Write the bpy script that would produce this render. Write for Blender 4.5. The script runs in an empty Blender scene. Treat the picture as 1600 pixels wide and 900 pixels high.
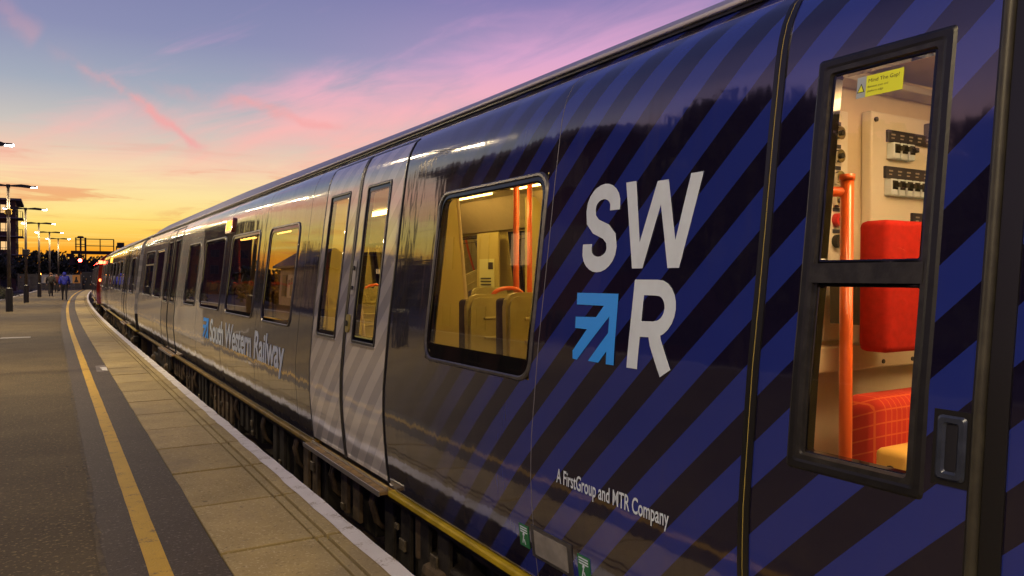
import bpy, bmesh, math, random
import numpy as np
from mathutils import Vector, Matrix
from mathutils.geometry import tessellate_polygon
random.seed(7)
R = math.radians
S = bpy.context.scene
COL = S.collection
HE = 1.45                      # eye height above the platform

# ------------------------------------------------------------------ camera
cam = bpy.data.cameras.new('camera'); co = bpy.data.objects.new('camera', cam); COL.objects.link(co)
co.location = (0, 0, HE)
co.rotation_euler = (R(90 - 0.8594), 0, R(-30.961))
cam.sensor_width = 36; cam.lens = 27.0; cam.clip_start = 0.05; cam.clip_end = 6000
S.camera = co
S.view_settings.view_transform = 'Standard'; S.view_settings.look = 'None'
S.view_settings.exposure = 0.0; S.view_settings.gamma = 1.0
S.cycles.use_denoising = True
S.cycles.max_bounces = 8; S.cycles.transparent_max_bounces = 16

def lin(c):
    return tuple((v/255/12.92 if v/255 <= .04045 else ((v/255+.055)/1.055)**2.4) for v in c) + (1,)

# ------------------------------------------------------------------ node helper
class NT:
    def __init__(s, tree): s.t = tree; s.n = tree.nodes; s.l = tree.links
    def node(s, typ, **kw):
        n = s.n.new(typ)
        for k, v in kw.items(): setattr(n, k, v)
        return n
    def put(s, sock, v):
        if v is None: return
        if isinstance(v, bpy.types.NodeSocket): s.l.new(v, sock)
        else:
            if sock.type == 'RGBA' and isinstance(v, tuple) and len(v) == 3: v = v + (1,)
            sock.default_value = v
    def math(s, op, a, b=None, c=None, clamp=False):
        n = s.node('ShaderNodeMath', operation=op); n.use_clamp = clamp
        for i, v in enumerate((a, b, c)): s.put(n.inputs[i], v)
        return n.outputs[0]
    def vmath(s, op, a, b=None, sc=None):
        n = s.node('ShaderNodeVectorMath', operation=op)
        s.put(n.inputs[0], a); s.put(n.inputs[1], b)
        if sc is not None: s.put(n.inputs['Scale'], sc)
        return n.outputs['Value'] if op in ('DOT_PRODUCT', 'LENGTH') else n.outputs['Vector']
    def mix(s, f, a, b, blend='MIX'):
        n = s.node('ShaderNodeMix', data_type='RGBA', blend_type=blend)
        s.put(n.inputs[0], f); s.put(n.inputs[6], a); s.put(n.inputs[7], b); return n.outputs[2]
    def smooth(s, x, lo, hi):
        n = s.node('ShaderNodeMapRange', interpolation_type='SMOOTHSTEP')
        s.put(n.inputs[0], x); n.inputs[1].default_value = lo; n.inputs[2].default_value = hi
        n.inputs[3].default_value = 0; n.inputs[4].default_value = 1; return n.outputs[0]
    def noise(s, v, scale, detail=4, rough=.5, dist=0.0):
        n = s.node('ShaderNodeTexNoise'); s.put(n.inputs['Vector'], v)
        n.inputs['Scale'].default_value = scale; n.inputs['Detail'].default_value = detail
        n.inputs['Roughness'].default_value = rough; n.inputs['Distortion'].default_value = dist
        return n.outputs[0]
    def ramp(s, x, stops):
        n = s.node('ShaderNodeValToRGB'); s.put(n.inputs[0], x); cr = n.color_ramp
        while len(cr.elements) < len(stops): cr.elements.new(.5)
        for e, (p, c) in zip(cr.elements, stops): e.position = p; e.color = c
        return n.outputs[0]
    def comb(s, x, y, z):
        n = s.node('ShaderNodeCombineXYZ'); s.put(n.inputs[0], x); s.put(n.inputs[1], y); s.put(n.inputs[2], z); return n.outputs[0]
    def sep(s, v):
        n = s.node('ShaderNodeSeparateXYZ'); s.put(n.inputs[0], v); return n.outputs[0], n.outputs[1], n.outputs[2]

# ------------------------------------------------------------------ dusk sky (gradient by elevation and by bearing from the sunset, clouds, two contrails)
def build_world():
    w = bpy.data.worlds.new('World'); S.world = w; w.use_nodes = True
    t = NT(w.node_tree); t.n.clear()
    out = t.node('ShaderNodeOutputWorld'); bg = t.node('ShaderNodeBackground'); t.l.new(bg.outputs[0], out.inputs[0])
    d = t.node('ShaderNodeTexCoord').outputs['Generated']
    d = t.vmath('NORMALIZE', d)
    x, y, z = t.sep(d)
    e = t.math('MULTIPLY', t.math('ARCSINE', z), 180/math.pi)          # elevation, degrees
    az = t.math('MULTIPLY', t.math('ARCTAN2', x, y), 180/math.pi)      # bearing from the track, degrees
    ef = t.math('DIVIDE', t.math('ADD', e, 0.0), 60.0, clamp=True)
    west = t.ramp(ef, [(0.0, lin((255,128,20))), (1.7/60, lin((255,168,40))), (3.2/60, lin((255,218,104))), (5/60, lin((255,228,152))),
                       (7.2/60, lin((246,212,176))), (9.6/60, lin((206,198,190))), (12.5/60, lin((164,172,188))), (16/60, lin((140,144,180))), (22/60, lin((118,120,168))),
                       (36/60, lin((88,96,150))), (1.0, lin((70,80,136)))])
    side = t.ramp(ef, [(0.0, lin((240,158,100))), (2.5/60, lin((252,188,120))), (5/60, lin((252,200,150))), (8/60, lin((248,198,176))),
                       (11/60, lin((232,182,186))), (15/60, lin((184,158,196))), (20/60, lin((134,124,178))), (36/60, lin((92,92,150))), (1.0, lin((70,78,136)))])
    east = t.ramp(ef, [(0.0, lin((120,98,130))), (8/60, lin((128,104,142))), (16/60, lin((110,98,148))), (36/60, lin((82,84,140))), (1.0, lin((70,78,136)))])
    sx, sy = math.sin(R(-8)), math.cos(R(-8))
    cs = t.math('ADD', t.math('MULTIPLY', x, sx), t.math('MULTIPLY', y, sy))
    hl = t.math('MAXIMUM', t.math('SQRT', t.math('ADD', t.math('MULTIPLY', x, x), t.math('MULTIPLY', y, y))), .001)
    cs = t.math('DIVIDE', cs, hl)
    c = t.mix(t.smooth(cs, .965, .74), west, side)
    c = t.mix(t.smooth(cs, .55, -.5), c, east)
    # clouds on a plane overhead
    zz = t.math('ADD', t.math('MAXIMUM', z, 0.0), .10)
    px, py = t.math('DIVIDE', x, zz), t.math('DIVIDE', y, zz)
    p1 = t.comb(t.math('MULTIPLY', px, .8), t.math('MULTIPLY', py, 1.5), 2.3)
    n1 = t.noise(p1, .9, 7, .58, .6)
    n2 = t.noise(t.comb(t.math('MULTIPLY', px, .5), py, 7.1), .55, 5, .5, .3)
    n3 = t.noise(t.comb(t.math('ADD', t.math('MULTIPLY', az, .10), t.math('MULTIPLY', e, -.10)), t.math('ADD', t.math('MULTIPLY', e, .30), t.math('MULTIPLY', az, -.06)), 3.7), 1.0, 9, .56, .55)
    de = t.math('DIVIDE', t.math('SUBTRACT', e, t.math('ADD', 7.6, t.math('MULTIPLY', t.math('MAXIMUM', az, -6.0), .23))), t.math('ADD', 2.6, t.math('MULTIPLY', t.math('MAXIMUM', az, 0.0), .05)))
    g = t.math('EXPONENT', t.math('MULTIPLY', t.math('MULTIPLY', de, de), -1.0))
    m = t.math('ADD', t.math('ADD', t.math('MULTIPLY', n3, .80), t.math('MULTIPLY', n1, .25)), t.math('MULTIPLY', g, .27))
    m = t.smooth(m, .58, .92)
    m = t.math('MULTIPLY', m, t.math('MULTIPLY', t.smooth(e, 27, 13), t.smooth(e, 1.5, 5)))
    m = t.math('MULTIPLY', m, t.smooth(cs, -.3, .6))
    pink = t.ramp(ef, [(0.0, lin((255,150,50))), (4/60, lin((255,196,130))), (7/60, lin((255,190,166))), (11/60, lin((254,184,184))), (16/60, lin((230,170,208))), (26/60, lin((150,128,186)))])
    c = t.mix(t.math('MULTIPLY', m, .9), c, pink)
    # thin bars low over the sunset
    lo = t.noise(t.comb(t.math('MULTIPLY', az, .085), t.math('MULTIPLY', e, 1.05), 0.0), 1.0, 8, .60, .8)
    mb = t.math('MULTIPLY', t.math('MULTIPLY', t.smooth(lo, .49, .62), t.smooth(e, .4, 1.5)), t.smooth(e, 9.5, 4.5))
    c = t.mix(t.math('MULTIPLY', mb, .75), c, t.ramp(ef, [(0, lin((255,215,70))), (4/60, lin((255,232,140))), (8/60, lin((255,226,190)))]))
    md = t.math('MULTIPLY', t.math('MULTIPLY', t.smooth(lo, .47, .34), t.smooth(e, .6, 2)), t.smooth(e, 10.5, 5))
    c = t.mix(t.math('MULTIPLY', md, .70), c, t.ramp(ef, [(0, lin((240,110,20))), (4/60, lin((238,158,92))), (9/60, lin((236,150,140)))]))
    # contrails
    cy, sy2 = math.cos(R(30.961)), math.sin(R(30.961)); cp, sp = math.cos(R(.8594)), math.sin(R(.8594))
    Rv = Vector((cy, -sy2, 0)); Fv = Vector((sy2*cp, cy*cp, -sp)); Uv = Rv.cross(Fv)
    def ray(u, v): return ((u-800)/1200*Rv + (450-v)/1200*Uv + Fv).normalized()
    wob = t.math('MULTIPLY', t.math('SUBTRACT', t.noise(d, 13.0, 4, .6), .5), .045)
    for (a, b, wd, st) in (((60, 60), (318, 236), .0085, .75), ((60,60),(318,236), .022, .25), ((190, 128), (540, 196), .010, .55), ((-60, -20), (60, 60), .02, .22)):
        A, B = ray(*a), ray(*b); nrm = A.cross(B).normalized(); tan = nrm.cross(A).normalized()
        L = math.atan2(B.dot(tan), B.dot(A))
        dn = t.math('ABSOLUTE', t.math('ADD', t.vmath('DOT_PRODUCT', d, tuple(nrm)), wob))
        al = t.math('ARCTAN2', t.vmath('DOT_PRODUCT', d, tuple(tan)), t.vmath('DOT_PRODUCT', d, tuple(A)))
        mk = t.smooth(dn, wd, 0.0)
        mk = t.math('MULTIPLY', mk, t.math('MULTIPLY', t.smooth(al, 0, L*.6), t.smooth(al, L*1.05, L*.92)))
        mk = t.math('MULTIPLY', mk, t.smooth(t.noise(d, 22.0, 4, .6), .25, .6))
        c = t.mix(t.math('MULTIPLY', mk, st), c, lin((246,166,164)))
    # below the horizon: dim earth
    c = t.mix(t.smooth(e, -.1, -2.5), c, lin((62,50,48)))
    t.put(bg.inputs[0], c); bg.inputs[1].default_value = 1.0
build_world()

# ------------------------------------------------------------------ materials
def new_mat(name):
    m = bpy.data.materials.new(name); m.use_nodes = True
    t = NT(m.node_tree); b = t.n['Principled BSDF']; return m, t, b
def mat(name, col, rough=.5, metal=0.0, var=0.0, vscale=8.0, bump=0.0, bscale=40.0, spec=None, coat=0.0):
    m, t, b = new_mat(name)
    if len(col) == 3: col = tuple(col) + (1,)
    tc = t.node('ShaderNodeTexCoord').outputs['Object']
    if var:
        n = t.noise(tc, vscale, 6, .6)
        f = t.smooth(n, .3, .7)
        t.put(b.inputs['Base Color'], t.mix(f, tuple(v*(1-var) for v in col[:3]), tuple(min(1, v*(1+var)) for v in col[:3])))
        t.put(b.inputs['Roughness'], t.math('ADD', rough-.08, t.math('MULTIPLY', n, .16)))
    else:
        b.inputs['Base Color'].default_value = col; b.inputs['Roughness'].default_value = rough
    b.inputs['Metallic'].default_value = metal; b.inputs['Coat Weight'].default_value = coat
    if spec is not None: b.inputs['Specular IOR Level'].default_value = spec
    if bump:
        n = t.noise(tc, bscale, 5, .6); bp = t.node('ShaderNodeBump'); bp.inputs['Strength'].default_value = 1
        bp.inputs['Distance'].default_value = bump; t.put(bp.inputs['Height'], n); t.l.new(bp.outputs[0], b.inputs['Normal'])
    return m
def emis(name, col, strength):
    m, t, b = new_mat(name); b.inputs['Base Color'].default_value = (.1, .1, .1, 1)
    b.inputs['Emission Color'].default_value = tuple(col[:3]) + (1,); b.inputs['Emission Strength'].default_value = strength
    return m
def glass(name, tint, refl=1.0):
    m, t, b = new_mat(name); t.n.remove(b); out = t.n['Material Output']
    tr = t.node('ShaderNodeBsdfTransparent'); tr.inputs[0].default_value = tint + (1,)
    gl = t.node('ShaderNodeBsdfGlossy'); gl.inputs['Roughness'].default_value = .0; gl.inputs[0].default_value = (refl, refl, refl, 1)
    ox, oy, oz = t.sep(t.node('ShaderNodeTexCoord').outputs['Object'])
    bp = t.node('ShaderNodeBump'); bp.inputs['Strength'].default_value = 1; bp.inputs['Distance'].default_value = 1.0
    t.put(bp.inputs['Height'], t.math('MULTIPLY', oz, .105)); t.l.new(bp.outputs[0], gl.inputs['Normal'])  # same normal tilt, so the panes reflect as if upright
    fr = t.node('ShaderNodeFresnel'); fr.inputs[0].default_value = 1.55
    f = t.math('MULTIPLY', fr.outputs[0], 1.6, clamp=True)
    mx = t.node('ShaderNodeMixShader'); t.put(mx.inputs[0], f); t.l.new(tr.outputs[0], mx.inputs[1]); t.l.new(gl.outputs[0], mx.inputs[2])
    t.l.new(mx.outputs[0], out.inputs[0]); return m

PLUMB = .105
YC = 10.2                                   # calc y of the first carriage's origin
def livery(name, kind):
    """body paint: diagonal 45 degree stripes; blue towards the cab, slate in the middle, grey at doors / far end"""
    m, t, b = new_mat(name)
    tc = t.node('ShaderNodeTexCoord').outputs['Object']
    x, y, z = t.sep(tc)
    y = t.math('ADD', y, YC); z = t.math('SUBTRACT', z, HE + .95)
    s = t.math('ADD', y, z)
    fr = t.math('FRACT', t.math('DIVIDE', t.math('ADD', s, 27.7-1.383), .277))
    stripe = t.math('LESS_THAN', fr, .5)                       # 1 = dark
    blue = t.mix(stripe, (.018,.031,.235), (.0075,.006,.022))
    slate = t.mix(stripe, (.040,.040,.056), (.034,.033,.042))
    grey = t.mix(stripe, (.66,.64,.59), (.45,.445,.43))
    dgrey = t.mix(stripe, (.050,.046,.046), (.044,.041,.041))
    red = t.mix(stripe, (.20,.014,.010), (.17,.011,.008))
    if kind == 'body':
        c = t.mix(t.smooth(y, 2.75, 4.15), blue, slate)
        gz = t.math('SUBTRACT', y, t.math('ADD', 11.75, t.math('MULTIPLY', z, .55)))
        g = t.math('MULTIPLY', t.math('GREATER_THAN', gz, 0.0), t.math('GREATER_THAN', t.math('SUBTRACT', z, t.math('MULTIPLY', t.math('SUBTRACT', y, 12), .0)), -.93))
        c = t.mix(g, c, grey)
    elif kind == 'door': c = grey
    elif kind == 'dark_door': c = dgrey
    elif kind == 'grey': c = t.mix(t.math('GREATER_THAN', z, -.93), dgrey, grey)
    else: c = red
    # road film: soft streaks of dirt towards the sill and faint scratches along the body
    dn = t.noise(t.comb(t.math('MULTIPLY', x, 1), t.math('MULTIPLY', y, 1.3), t.math('MULTIPLY', z, .7)), 2.2, 6, .65)
    dirt = t.math('MULTIPLY', t.smooth(dn, .35, .75), t.smooth(z, -.55, -1.35))
    c = t.mix(t.math('MULTIPLY', dirt, .30), c, (.075,.06,.045))
    ws = t.noise(t.comb(0.0, t.math('MULTIPLY', y, 9.0), t.math('MULTIPLY', z, .55)), 1.6, 5, .65)
    wsf = t.math('MULTIPLY', t.smooth(ws, .48, .78), t.smooth(t.noise(t.comb(x, y, z), 1.1, 3), .35, .65))
    c = t.mix(t.math('MULTIPLY', wsf, .16), c, (.085,.07,.06))
    t.put(b.inputs['Base Color'], c)
    sn = t.noise(t.comb(0.0, t.math('MULTIPLY', y, 2.0), t.math('MULTIPLY', z, 60.0)), 1.0, 4, .6)
    wornf = t.math('MULTIPLY', t.smooth(y, 3.6, 4.2), t.smooth(z, -.7, -.1)) if kind == 'body' else .35
    t.put(b.inputs['Roughness'], t.math('ADD', t.math('ADD', .07, t.math('MULTIPLY', wsf, .10)), t.math('ADD', t.math('MULTIPLY', dirt, .10), t.math('MULTIPLY', t.math('MULTIPLY', t.smooth(sn, .45, .75), wornf), .16))))
    b.inputs['Specular IOR Level'].default_value = .5
    t.put(b.inputs['Coat Weight'], t.math('SUBTRACT', 1.0, t.math('ADD', t.math('MULTIPLY', dirt, .35), t.math('MULTIPLY', wsf, .25)), clamp=True)); t.put(b.inputs['Coat IOR'], t.math('ADD', 1.75, t.math('MULTIPLY', t.smooth(y, 3.0, 4.6), .50))); b.inputs['Coat Roughness'].default_value = .045
    # panel waviness that makes reflections wander
    w1 = t.noise(t.comb(0.0, t.math('MULTIPLY', y, 1.0), t.math('MULTIPLY', z, .6)), 1.6, 2, .45)
    w2 = t.noise(t.comb(0.0, t.math('MULTIPLY', y, 3.2), t.math('MULTIPLY', z, 1.2)), 2.6, 2, .5)
    hgt = t.math('ADD', t.math('MULTIPLY', w1, .0055), t.math('MULTIPLY', w2, .0011))
    hgt = t.math('ADD', hgt, t.math('MULTIPLY', t.math('MULTIPLY', sn, wornf), .00012))
    tt = t.math('MULTIPLY', t.math('ADD', z, .97), 1/.5, clamp=True)
    t3 = t.math('POWER', tt, 3.0)
    big = t.math('ADD', t.math('MULTIPLY', t.math('SUBTRACT', t3, t.math('MULTIPLY', t.math('MULTIPLY', t3, tt), .5)), .5), t.math('MAXIMUM', t.math('SUBTRACT', z, -.47), 0.0))
    hgt = t.math('ADD', hgt, t.math('ADD', t.math('MULTIPLY', z, -.055), t.math('MULTIPLY', big, PLUMB+.055)))       # tilts only the shading normals so reflections fall as on an upright side
    bp = t.node('ShaderNodeBump'); bp.inputs['Strength'].default_value = 1; bp.inputs['Distance'].default_value = 1.0
    t.put(bp.inputs['Height'], hgt); t.l.new(bp.outputs[0], b.inputs['Normal']); t.l.new(bp.outputs[0], b.inputs['Coat Normal'])
    return m

M = {}
M['body'] = livery('livery_blue_to_grey', 'body'); M['door'] = livery('livery_grey_door', 'door'); M['ddoor'] = livery('livery_dark_door', 'dark_door')
M['greybody'] = livery('livery_grey', 'grey'); M['redbody'] = livery('livery_red', 'red')
M['roof'] = mat('roof_paint', (.30,.29,.31), .34, 0, .12, 3, .001, 6)
M['gutter'] = mat('gutter_alloy', (.55,.53,.58), .35, .0)
M['rubber'] = mat('black_rubber', (.006,.006,.0065), .42, 0, .3, 20, .0006, 90)
M['seal'] = mat('door_seal', (.010,.010,.010), .35)
M['brass'] = mat('brass_edge', (.30,.24,.06), .45)
M['frit'] = mat('black_glass_border', (.004,.004,.005), .04, spec=.5)
M['frame'] = mat('window_frame_alloy', (.11,.105,.105), .35, .6, .2, 30)
M['cabframe'] = mat('dark_window_frame', (.022,.021,.020), .42, .2, .4, 25, .001, 70)
M['glass'] = glass('window_glass', (.93,.92,.88)); M['tglass'] = glass('tinted_window_glass', (.34,.25,.18)); M['cglass'] = glass('cab_window_glass', (.95,.95,.95), .8)
M['white'] = mat('white_vinyl', (.60,.70,.80), .55, 0, .05, 10)
M['sky'] = mat('light_blue_vinyl', (.02,.31,1.0), .5)
M['under'] = mat('underframe_black', (.028,.023,.018), .65, 0, .5, 6, .003, 30)
M['under2'] = mat('brake_dust_brown', (.095,.064,.034), .75, 0, .5, 9, .004, 30)
M['plate'] = mat('grubby_plate', (.11,.088,.055), .6, 0, .5, 20)
M['yel'] = mat('yellow_sill_paint', (.46,.33,.012), .5, 0, .3, 5); M['yel2'] = mat('brownish_yellow_sill_paint', (.20,.13,.018), .6, 0, .4, 5)  # second tone is darker and browner, used past the first door
M['seam'] = mat('seam_sealant', (.16,.15,.17), .5)
M['tread'] = mat('step_tread', (.24,.15,.05), .6, 0, .4, 14, .002, 60)
M['alloy'] = mat('bright_alloy', (.55,.52,.48), .3, .8)
M['cream'] = mat('cream_laminate', (.62,.52,.38), .45, 0, .05, 6)
M['ochre'] = mat('ochre_interior', (.52,.44,.16), .42)
M['shell'] = mat('seat_shell_plastic', (.44,.38,.16), .38, 0, .08, 12, .0004, 160)
M['greyin'] = mat('grey_lining', (.36,.34,.31), .5)
M['darkin'] = mat('dark_lining', (.05,.045,.04), .5)
M['orange'] = mat('orange_pole_enamel', (.80,.13,.02), .28, coat=.4)
M['moq'] = mat('red_moquette', (.40,.016,.010), .9, 0, .12, 40, .0015, 300, .2)
M['seatblue'] = mat('dark_moquette', (.05,.04,.07), .9, 0, .2, 40)
M['lamp_in'] = emis('interior_light_tube', (1.0,.64,.16), 16.0); M['lamp_cab'] = emis('unseen_crew_light', (1.0,.64,.29), 42.0)
M['panelw'] = mat('switch_panel_white', (.70,.66,.58), .45)
M['strip'] = mat('dark_label_strip', (.028,.028,.05), .4)
M['chrome'] = mat('chrome_key_switch', (.6,.58,.54), .18, 1.0)
M['redbtn'] = mat('red_button', (.6,.02,.02), .3)
M['stick_y'] = mat('yellow_sticker', (.72,.78,.03), .5)
M['stick_g'] = mat('grey_sticker', (.34,.40,.46), .5)
M['green'] = mat('green_sticker', (.02,.17,.06), .5)
M['ink'] = mat('black_ink', (.02,.02,.015), .6)
M['amber'] = emis('amber_door_light', (1.0,.36,.03), 3.2)
M['amberb'] = mat('amber_lens', (.35,.06,.01), .2, coat=.5)

# ------------------------------------------------------------------ mesh helpers
class MB:
    def __init__(s): s.bm = bmesh.new()
    def f(s, pts):
        try: return s.bm.faces.new([s.bm.verts.new(p) for p in pts])
        except ValueError: return None
    def box(s, x0, x1, y0, y1, z0, z1, bev=0.0, seg=2, mx=None):
        r = bmesh.ops.create_cube(s.bm, size=1); vs = r['verts']
        for v in vs:
            v.co = Vector(((x0+x1)/2 + v.co.x*(x1-x0), (y0+y1)/2 + v.co.y*(y1-y0), (z0+z1)/2 + v.co.z*(z1-z0)))
        if bev:
            es = list({e for v in vs for e in v.link_edges})
            r = bmesh.ops.bevel(s.bm, geom=es, offset=bev, segments=seg, affect='EDGES', profile=.5)
            vs = list({v for f in r['faces'] for v in f.verts} | {v for v in vs if v.is_valid})
        if mx is not None:
            for v in vs: v.co = mx @ v.co
        return vs
    def tube(s, pts, rad, n=10, cap=True):
        pts = [Vector(p) for p in pts]; rings = []
        rads = rad if isinstance(rad, (list, tuple)) else [rad]*len(pts)
        for i, p in enumerate(pts):
            d = (pts[min(i+1, len(pts)-1)] - pts[max(i-1, 0)]).normalized()
            a = d.cross(Vector((0, 0, 1)) if abs(d.z) < .9 else Vector((1, 0, 0))).normalized(); b = d.cross(a)
            rings.append([s.bm.verts.new(p + rads[i]*(math.cos(k*2*math.pi/n)*a + math.sin(k*2*math.pi/n)*b)) for k in range(n)])
        for r0, r1 in zip(rings, rings[1:]):
            for k in range(n): s.bm.faces.new((r0[k], r0[(k+1) % n], r1[(k+1) % n], r1[k]))
        if cap: s.bm.faces.new(rings[0][::-1]); s.bm.faces.new(rings[-1])
    def prism(s, poly, fn0, fn1):
        """polygon (list of 2d points) between two mappings"""
        a = [s.bm.verts.new(fn0(*p)) for p in poly]; b = [s.bm.verts.new(fn1(*p)) for p in poly]; n = len(poly)
        s.bm.faces.new(a); s.bm.faces.new(b[::-1])
        for i in range(n): s.bm.faces.new((a[i], b[i], b[(i+1) % n], a[(i+1) % n]))
    def band(s, A, B, closed=True):
        a = [s.bm.verts.new(p) for p in A]; b = [s.bm.verts.new(p) for p in B]; n = len(A)
        for i in range(n if closed else n-1): s.bm.faces.new((a[i], a[(i+1) % n], b[(i+1) % n], b[i]))
    def done(s, name, m, parent=None, smooth=False, loc=None):
        bmesh.ops.recalc_face_normals(s.bm, faces=s.bm.faces)
        me = bpy.data.meshes.new(name); s.bm.to_mesh(me); s.bm.free()
        if smooth: me.polygons.foreach_set('use_smooth', [True]*len(me.polygons))
        me.materials.append(m)
        o = bpy.data.objects.new(name, me); COL.objects.link(o)
        if parent is not None: o.parent = parent
        if loc: o.location = loc
        return o
def thing(name, label, cat, loc=(0, 0, 0), rz=0.0, group=None):
    o = bpy.data.objects.new(name, None); COL.objects.link(o); o.location = loc; o.rotation_euler = (0, 0, rz)
    o.empty_display_size = .2
    return tag(o, label, cat, group)
def tag(o, label, cat, group=None):
    o['label'] = label; o['category'] = cat
    if group: o['group'] = group
    return o
def struct(o): o['kind'] = 'structure'; return o
def copy_tree(o, parent=None):
    c = o.copy(); COL.objects.link(c)
    if parent is not None: c.parent = parent
    for ch in list(o.children): copy_tree(ch, c)
    return c

# ------------------------------------------------------------------ track curve, body profile
def curve(y): return 0.0 if y < 20 else (y-20)**2/2300
_pz = [-1.36,-1.30,-1.2,-1.05,-.88,-.7,-.5,-.28,-.05,.2,.42,.6,.70,.79,.86,.91,.957]
_px = [1.842,1.833,1.82,1.806,1.796,1.80,1.818,1.838,1.868,1.898,1.924,1.948,1.962,1.985,2.025,2.08,2.135]
_tz = np.linspace(-1.42, 1.02, 1221); _tx = np.interp(_tz, _pz, _px)
_k = np.hanning(61); _k /= _k.sum()
_tx2 = np.convolve(np.pad(_tx, 30, mode='edge'), _k, mode='valid')
def P(z): return float(np.interp(z, _tz, _tx2)) if z < .80 else float((1-min(1,(z-.80)/.06))*np.interp(z, _tz, _tx2) + min(1,(z-.80)/.06)*np.interp(z, _tz, _tx))
XC = 3.2
ZT = .957
ZS = [-1.34,-1.30,-1.26,-1.22,-1.18,-1.12,-1.05,-.97,-.88,-.79,-.7,-.6,-.5,-.39,-.28,-.17,-.05,.07,.2,.31,.42,.51,.6,.65,.70,.745,.79,.825,.86,.885,.91,.935,.957]
def L(X, Y, z): return (X-XC, Y-YC, z+HE+.95)           # calc frame -> carriage frame
def B(y, z, off=0.0, side=1):                             # a point on the body side; off>0 is outwards
    X = P(z)-off
    if side < 0: X = 2*XC-X
    return L(X, y, z)

def grid_panel(mb, y0, y1, z0, z1, off, holes=(), side=1, dy=1.2):
    ys = {y0, y1}; zs = {z0, z1} | {z for z in ZS if z0 < z < z1}
    for (a, b, c, d) in holes:
        ys |= {v for v in (a, b) if y0 < v < y1}; zs |= {v for v in (c, d) if z0 < v < z1}
    ys = sorted(ys); zs = sorted(zs)
    yy = []
    for a, b in zip(ys, ys[1:]):
        n = max(1, int((b-a)/dy+.5)); yy += [a+(b-a)*i/n for i in range(n)]
    yy.append(ys[-1]); V = {}
    def v(i, j):
        if (i, j) not in V: V[i, j] = mb.bm.verts.new(B(yy[i], zs[j], off, side))
        return V[i, j]
    for i in range(len(yy)-1):
        for j in range(len(zs)-1):
            cy, cz = (yy[i]+yy[i+1])/2, (zs[j]+zs[j+1])/2
            if any(a < cy < b and c < cz < d for a, b, c, d in holes): continue
            mb.bm.faces.new((v(i, j), v(i+1, j), v(i+1, j+1), v(i, j+1)))
def rrect(y0, y1, z0, z1, r, n=6):
    pts = []
    for cy, cz, a0 in ((y1-r, z1-r, 0), (y0+r, z1-r, 90), (y0+r, z0+r, 180), (y1-r, z0+r, 270)):
        for k in range(n+1):
            a = R(a0+90*k/n); pts.append((cy+r*math.cos(a), cz+r*math.sin(a)))
    out = []
    for i, p in enumerate(pts):                               # subdivide the long straight sides so they follow the body
        q = pts[(i+1) % len(pts)]; m = max(1, int(abs(q[1]-p[1])/.09)); 
        out += [(p[0]+(q[0]-p[0])*k/m, p[1]+(q[1]-p[1])*k/m) for k in range(m)]
    return out
def ring_mesh(mb, y0, y1, z0, z1, r, w, offs, side=1, ri=None):
    """frame ring of width w; offs = (outer edge, crest, inner edge) offsets from the body surface"""
    o = rrect(y0, y1, z0, z1, r); n = len(o); cy, cz = (y0+y1)/2, (z0+z1)/2
    hy, hz = (y1-y0)/2, (z1-z0)/2
    def ins(d): return [(cy+(p[0]-cy)*(hy-d)/hy, cz+(p[1]-cz)*(hz-d)/hz) for p in o]
    seq = [(0, offs[0]-.02), (0, offs[0]), (w*.25, offs[1]), (w*.75, offs[1]), (w, offs[2]), (w, offs[2]-.03)]
    loops = [[B(p[0], p[1], of, side) for p in ins(d)] for d, of in seq]
    for a, b in zip(loops, loops[1:]): mb.band(a, b)

def text_part(name, s, y_left, y_right, zb, cap, m, parent, off=.003, bold=.0, spacing=1.0, skew=0):
    cu = bpy.data.curves.new('t', 'FONT'); cu.body = s; cu.size = 1; cu.offset = bold; cu.space_character = spacing; cu.resolution_u = 4
    o = bpy.data.objects.new('t', cu); COL.objects.link(o)
    me = bpy.data.meshes.new_from_object(o.evaluated_get(bpy.context.evaluated_depsgraph_get()))
    bpy.data.objects.remove(o); bpy.data.curves.remove(cu)
    bm = bmesh.new(); bm.from_mesh(me); bpy.data.meshes.remove(me)
    for k in range(-2, 11):                                    # cut tall stems so that they follow the curved side
        bmesh.ops.bisect_plane(bm, geom=bm.verts[:]+bm.edges[:]+bm.faces[:], plane_co=(0, k*.1+.01, 0), plane_no=(0, 1, 0))
    xs = [v.co.x for v in bm.verts]; x0, x1 = min(xs), max(xs); capu = .729
    for v in bm.verts:
        zz = zb + v.co.y/capu*cap
        v.co = Vector(B(y_left + (v.co.x-x0)/(x1-x0)*(y_right-y_left), zz, off))
    mb = MB(); mb.bm.free(); mb.bm = bm
    return mb.done(name, m, parent)

# ------------------------------------------------------------------ letters of the large logo, drawn as strokes
def stroke(mb, pts, w, off, closed=False):
    """ribbon of width w along (y,z) points, mitred, lying off metres proud of the body"""
    out = []
    dense = []
    for a, b in zip(pts, pts[1:]):
        n = max(1, int(math.dist(a, b)/.03)); dense += [(a[0]+(b[0]-a[0])*i/n, a[1]+(b[1]-a[1])*i/n) for i in range(n)]
    dense.append(pts[-1]); p = [Vector(q) for q in dense]
    l, r = [], []
    for i in range(len(p)):
        d0 = (p[i]-p[i-1]).normalized() if i else (p[1]-p[0]).normalized()
        d1 = (p[i+1]-p[i]).normalized() if i < len(p)-1 else d0
        t = (d0+d1).normalized(); nn = Vector((-t.y, t.x)); k = w/2/max(.45, nn.dot(Vector((-d0.y, d0.x))))
        l.append(p[i]+nn*k); r.append(p[i]-nn*k)
    mb.band([B(q.x, q.y, off) for q in l], [B(q.x, q.y, off) for q in r], closed=False)
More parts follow.
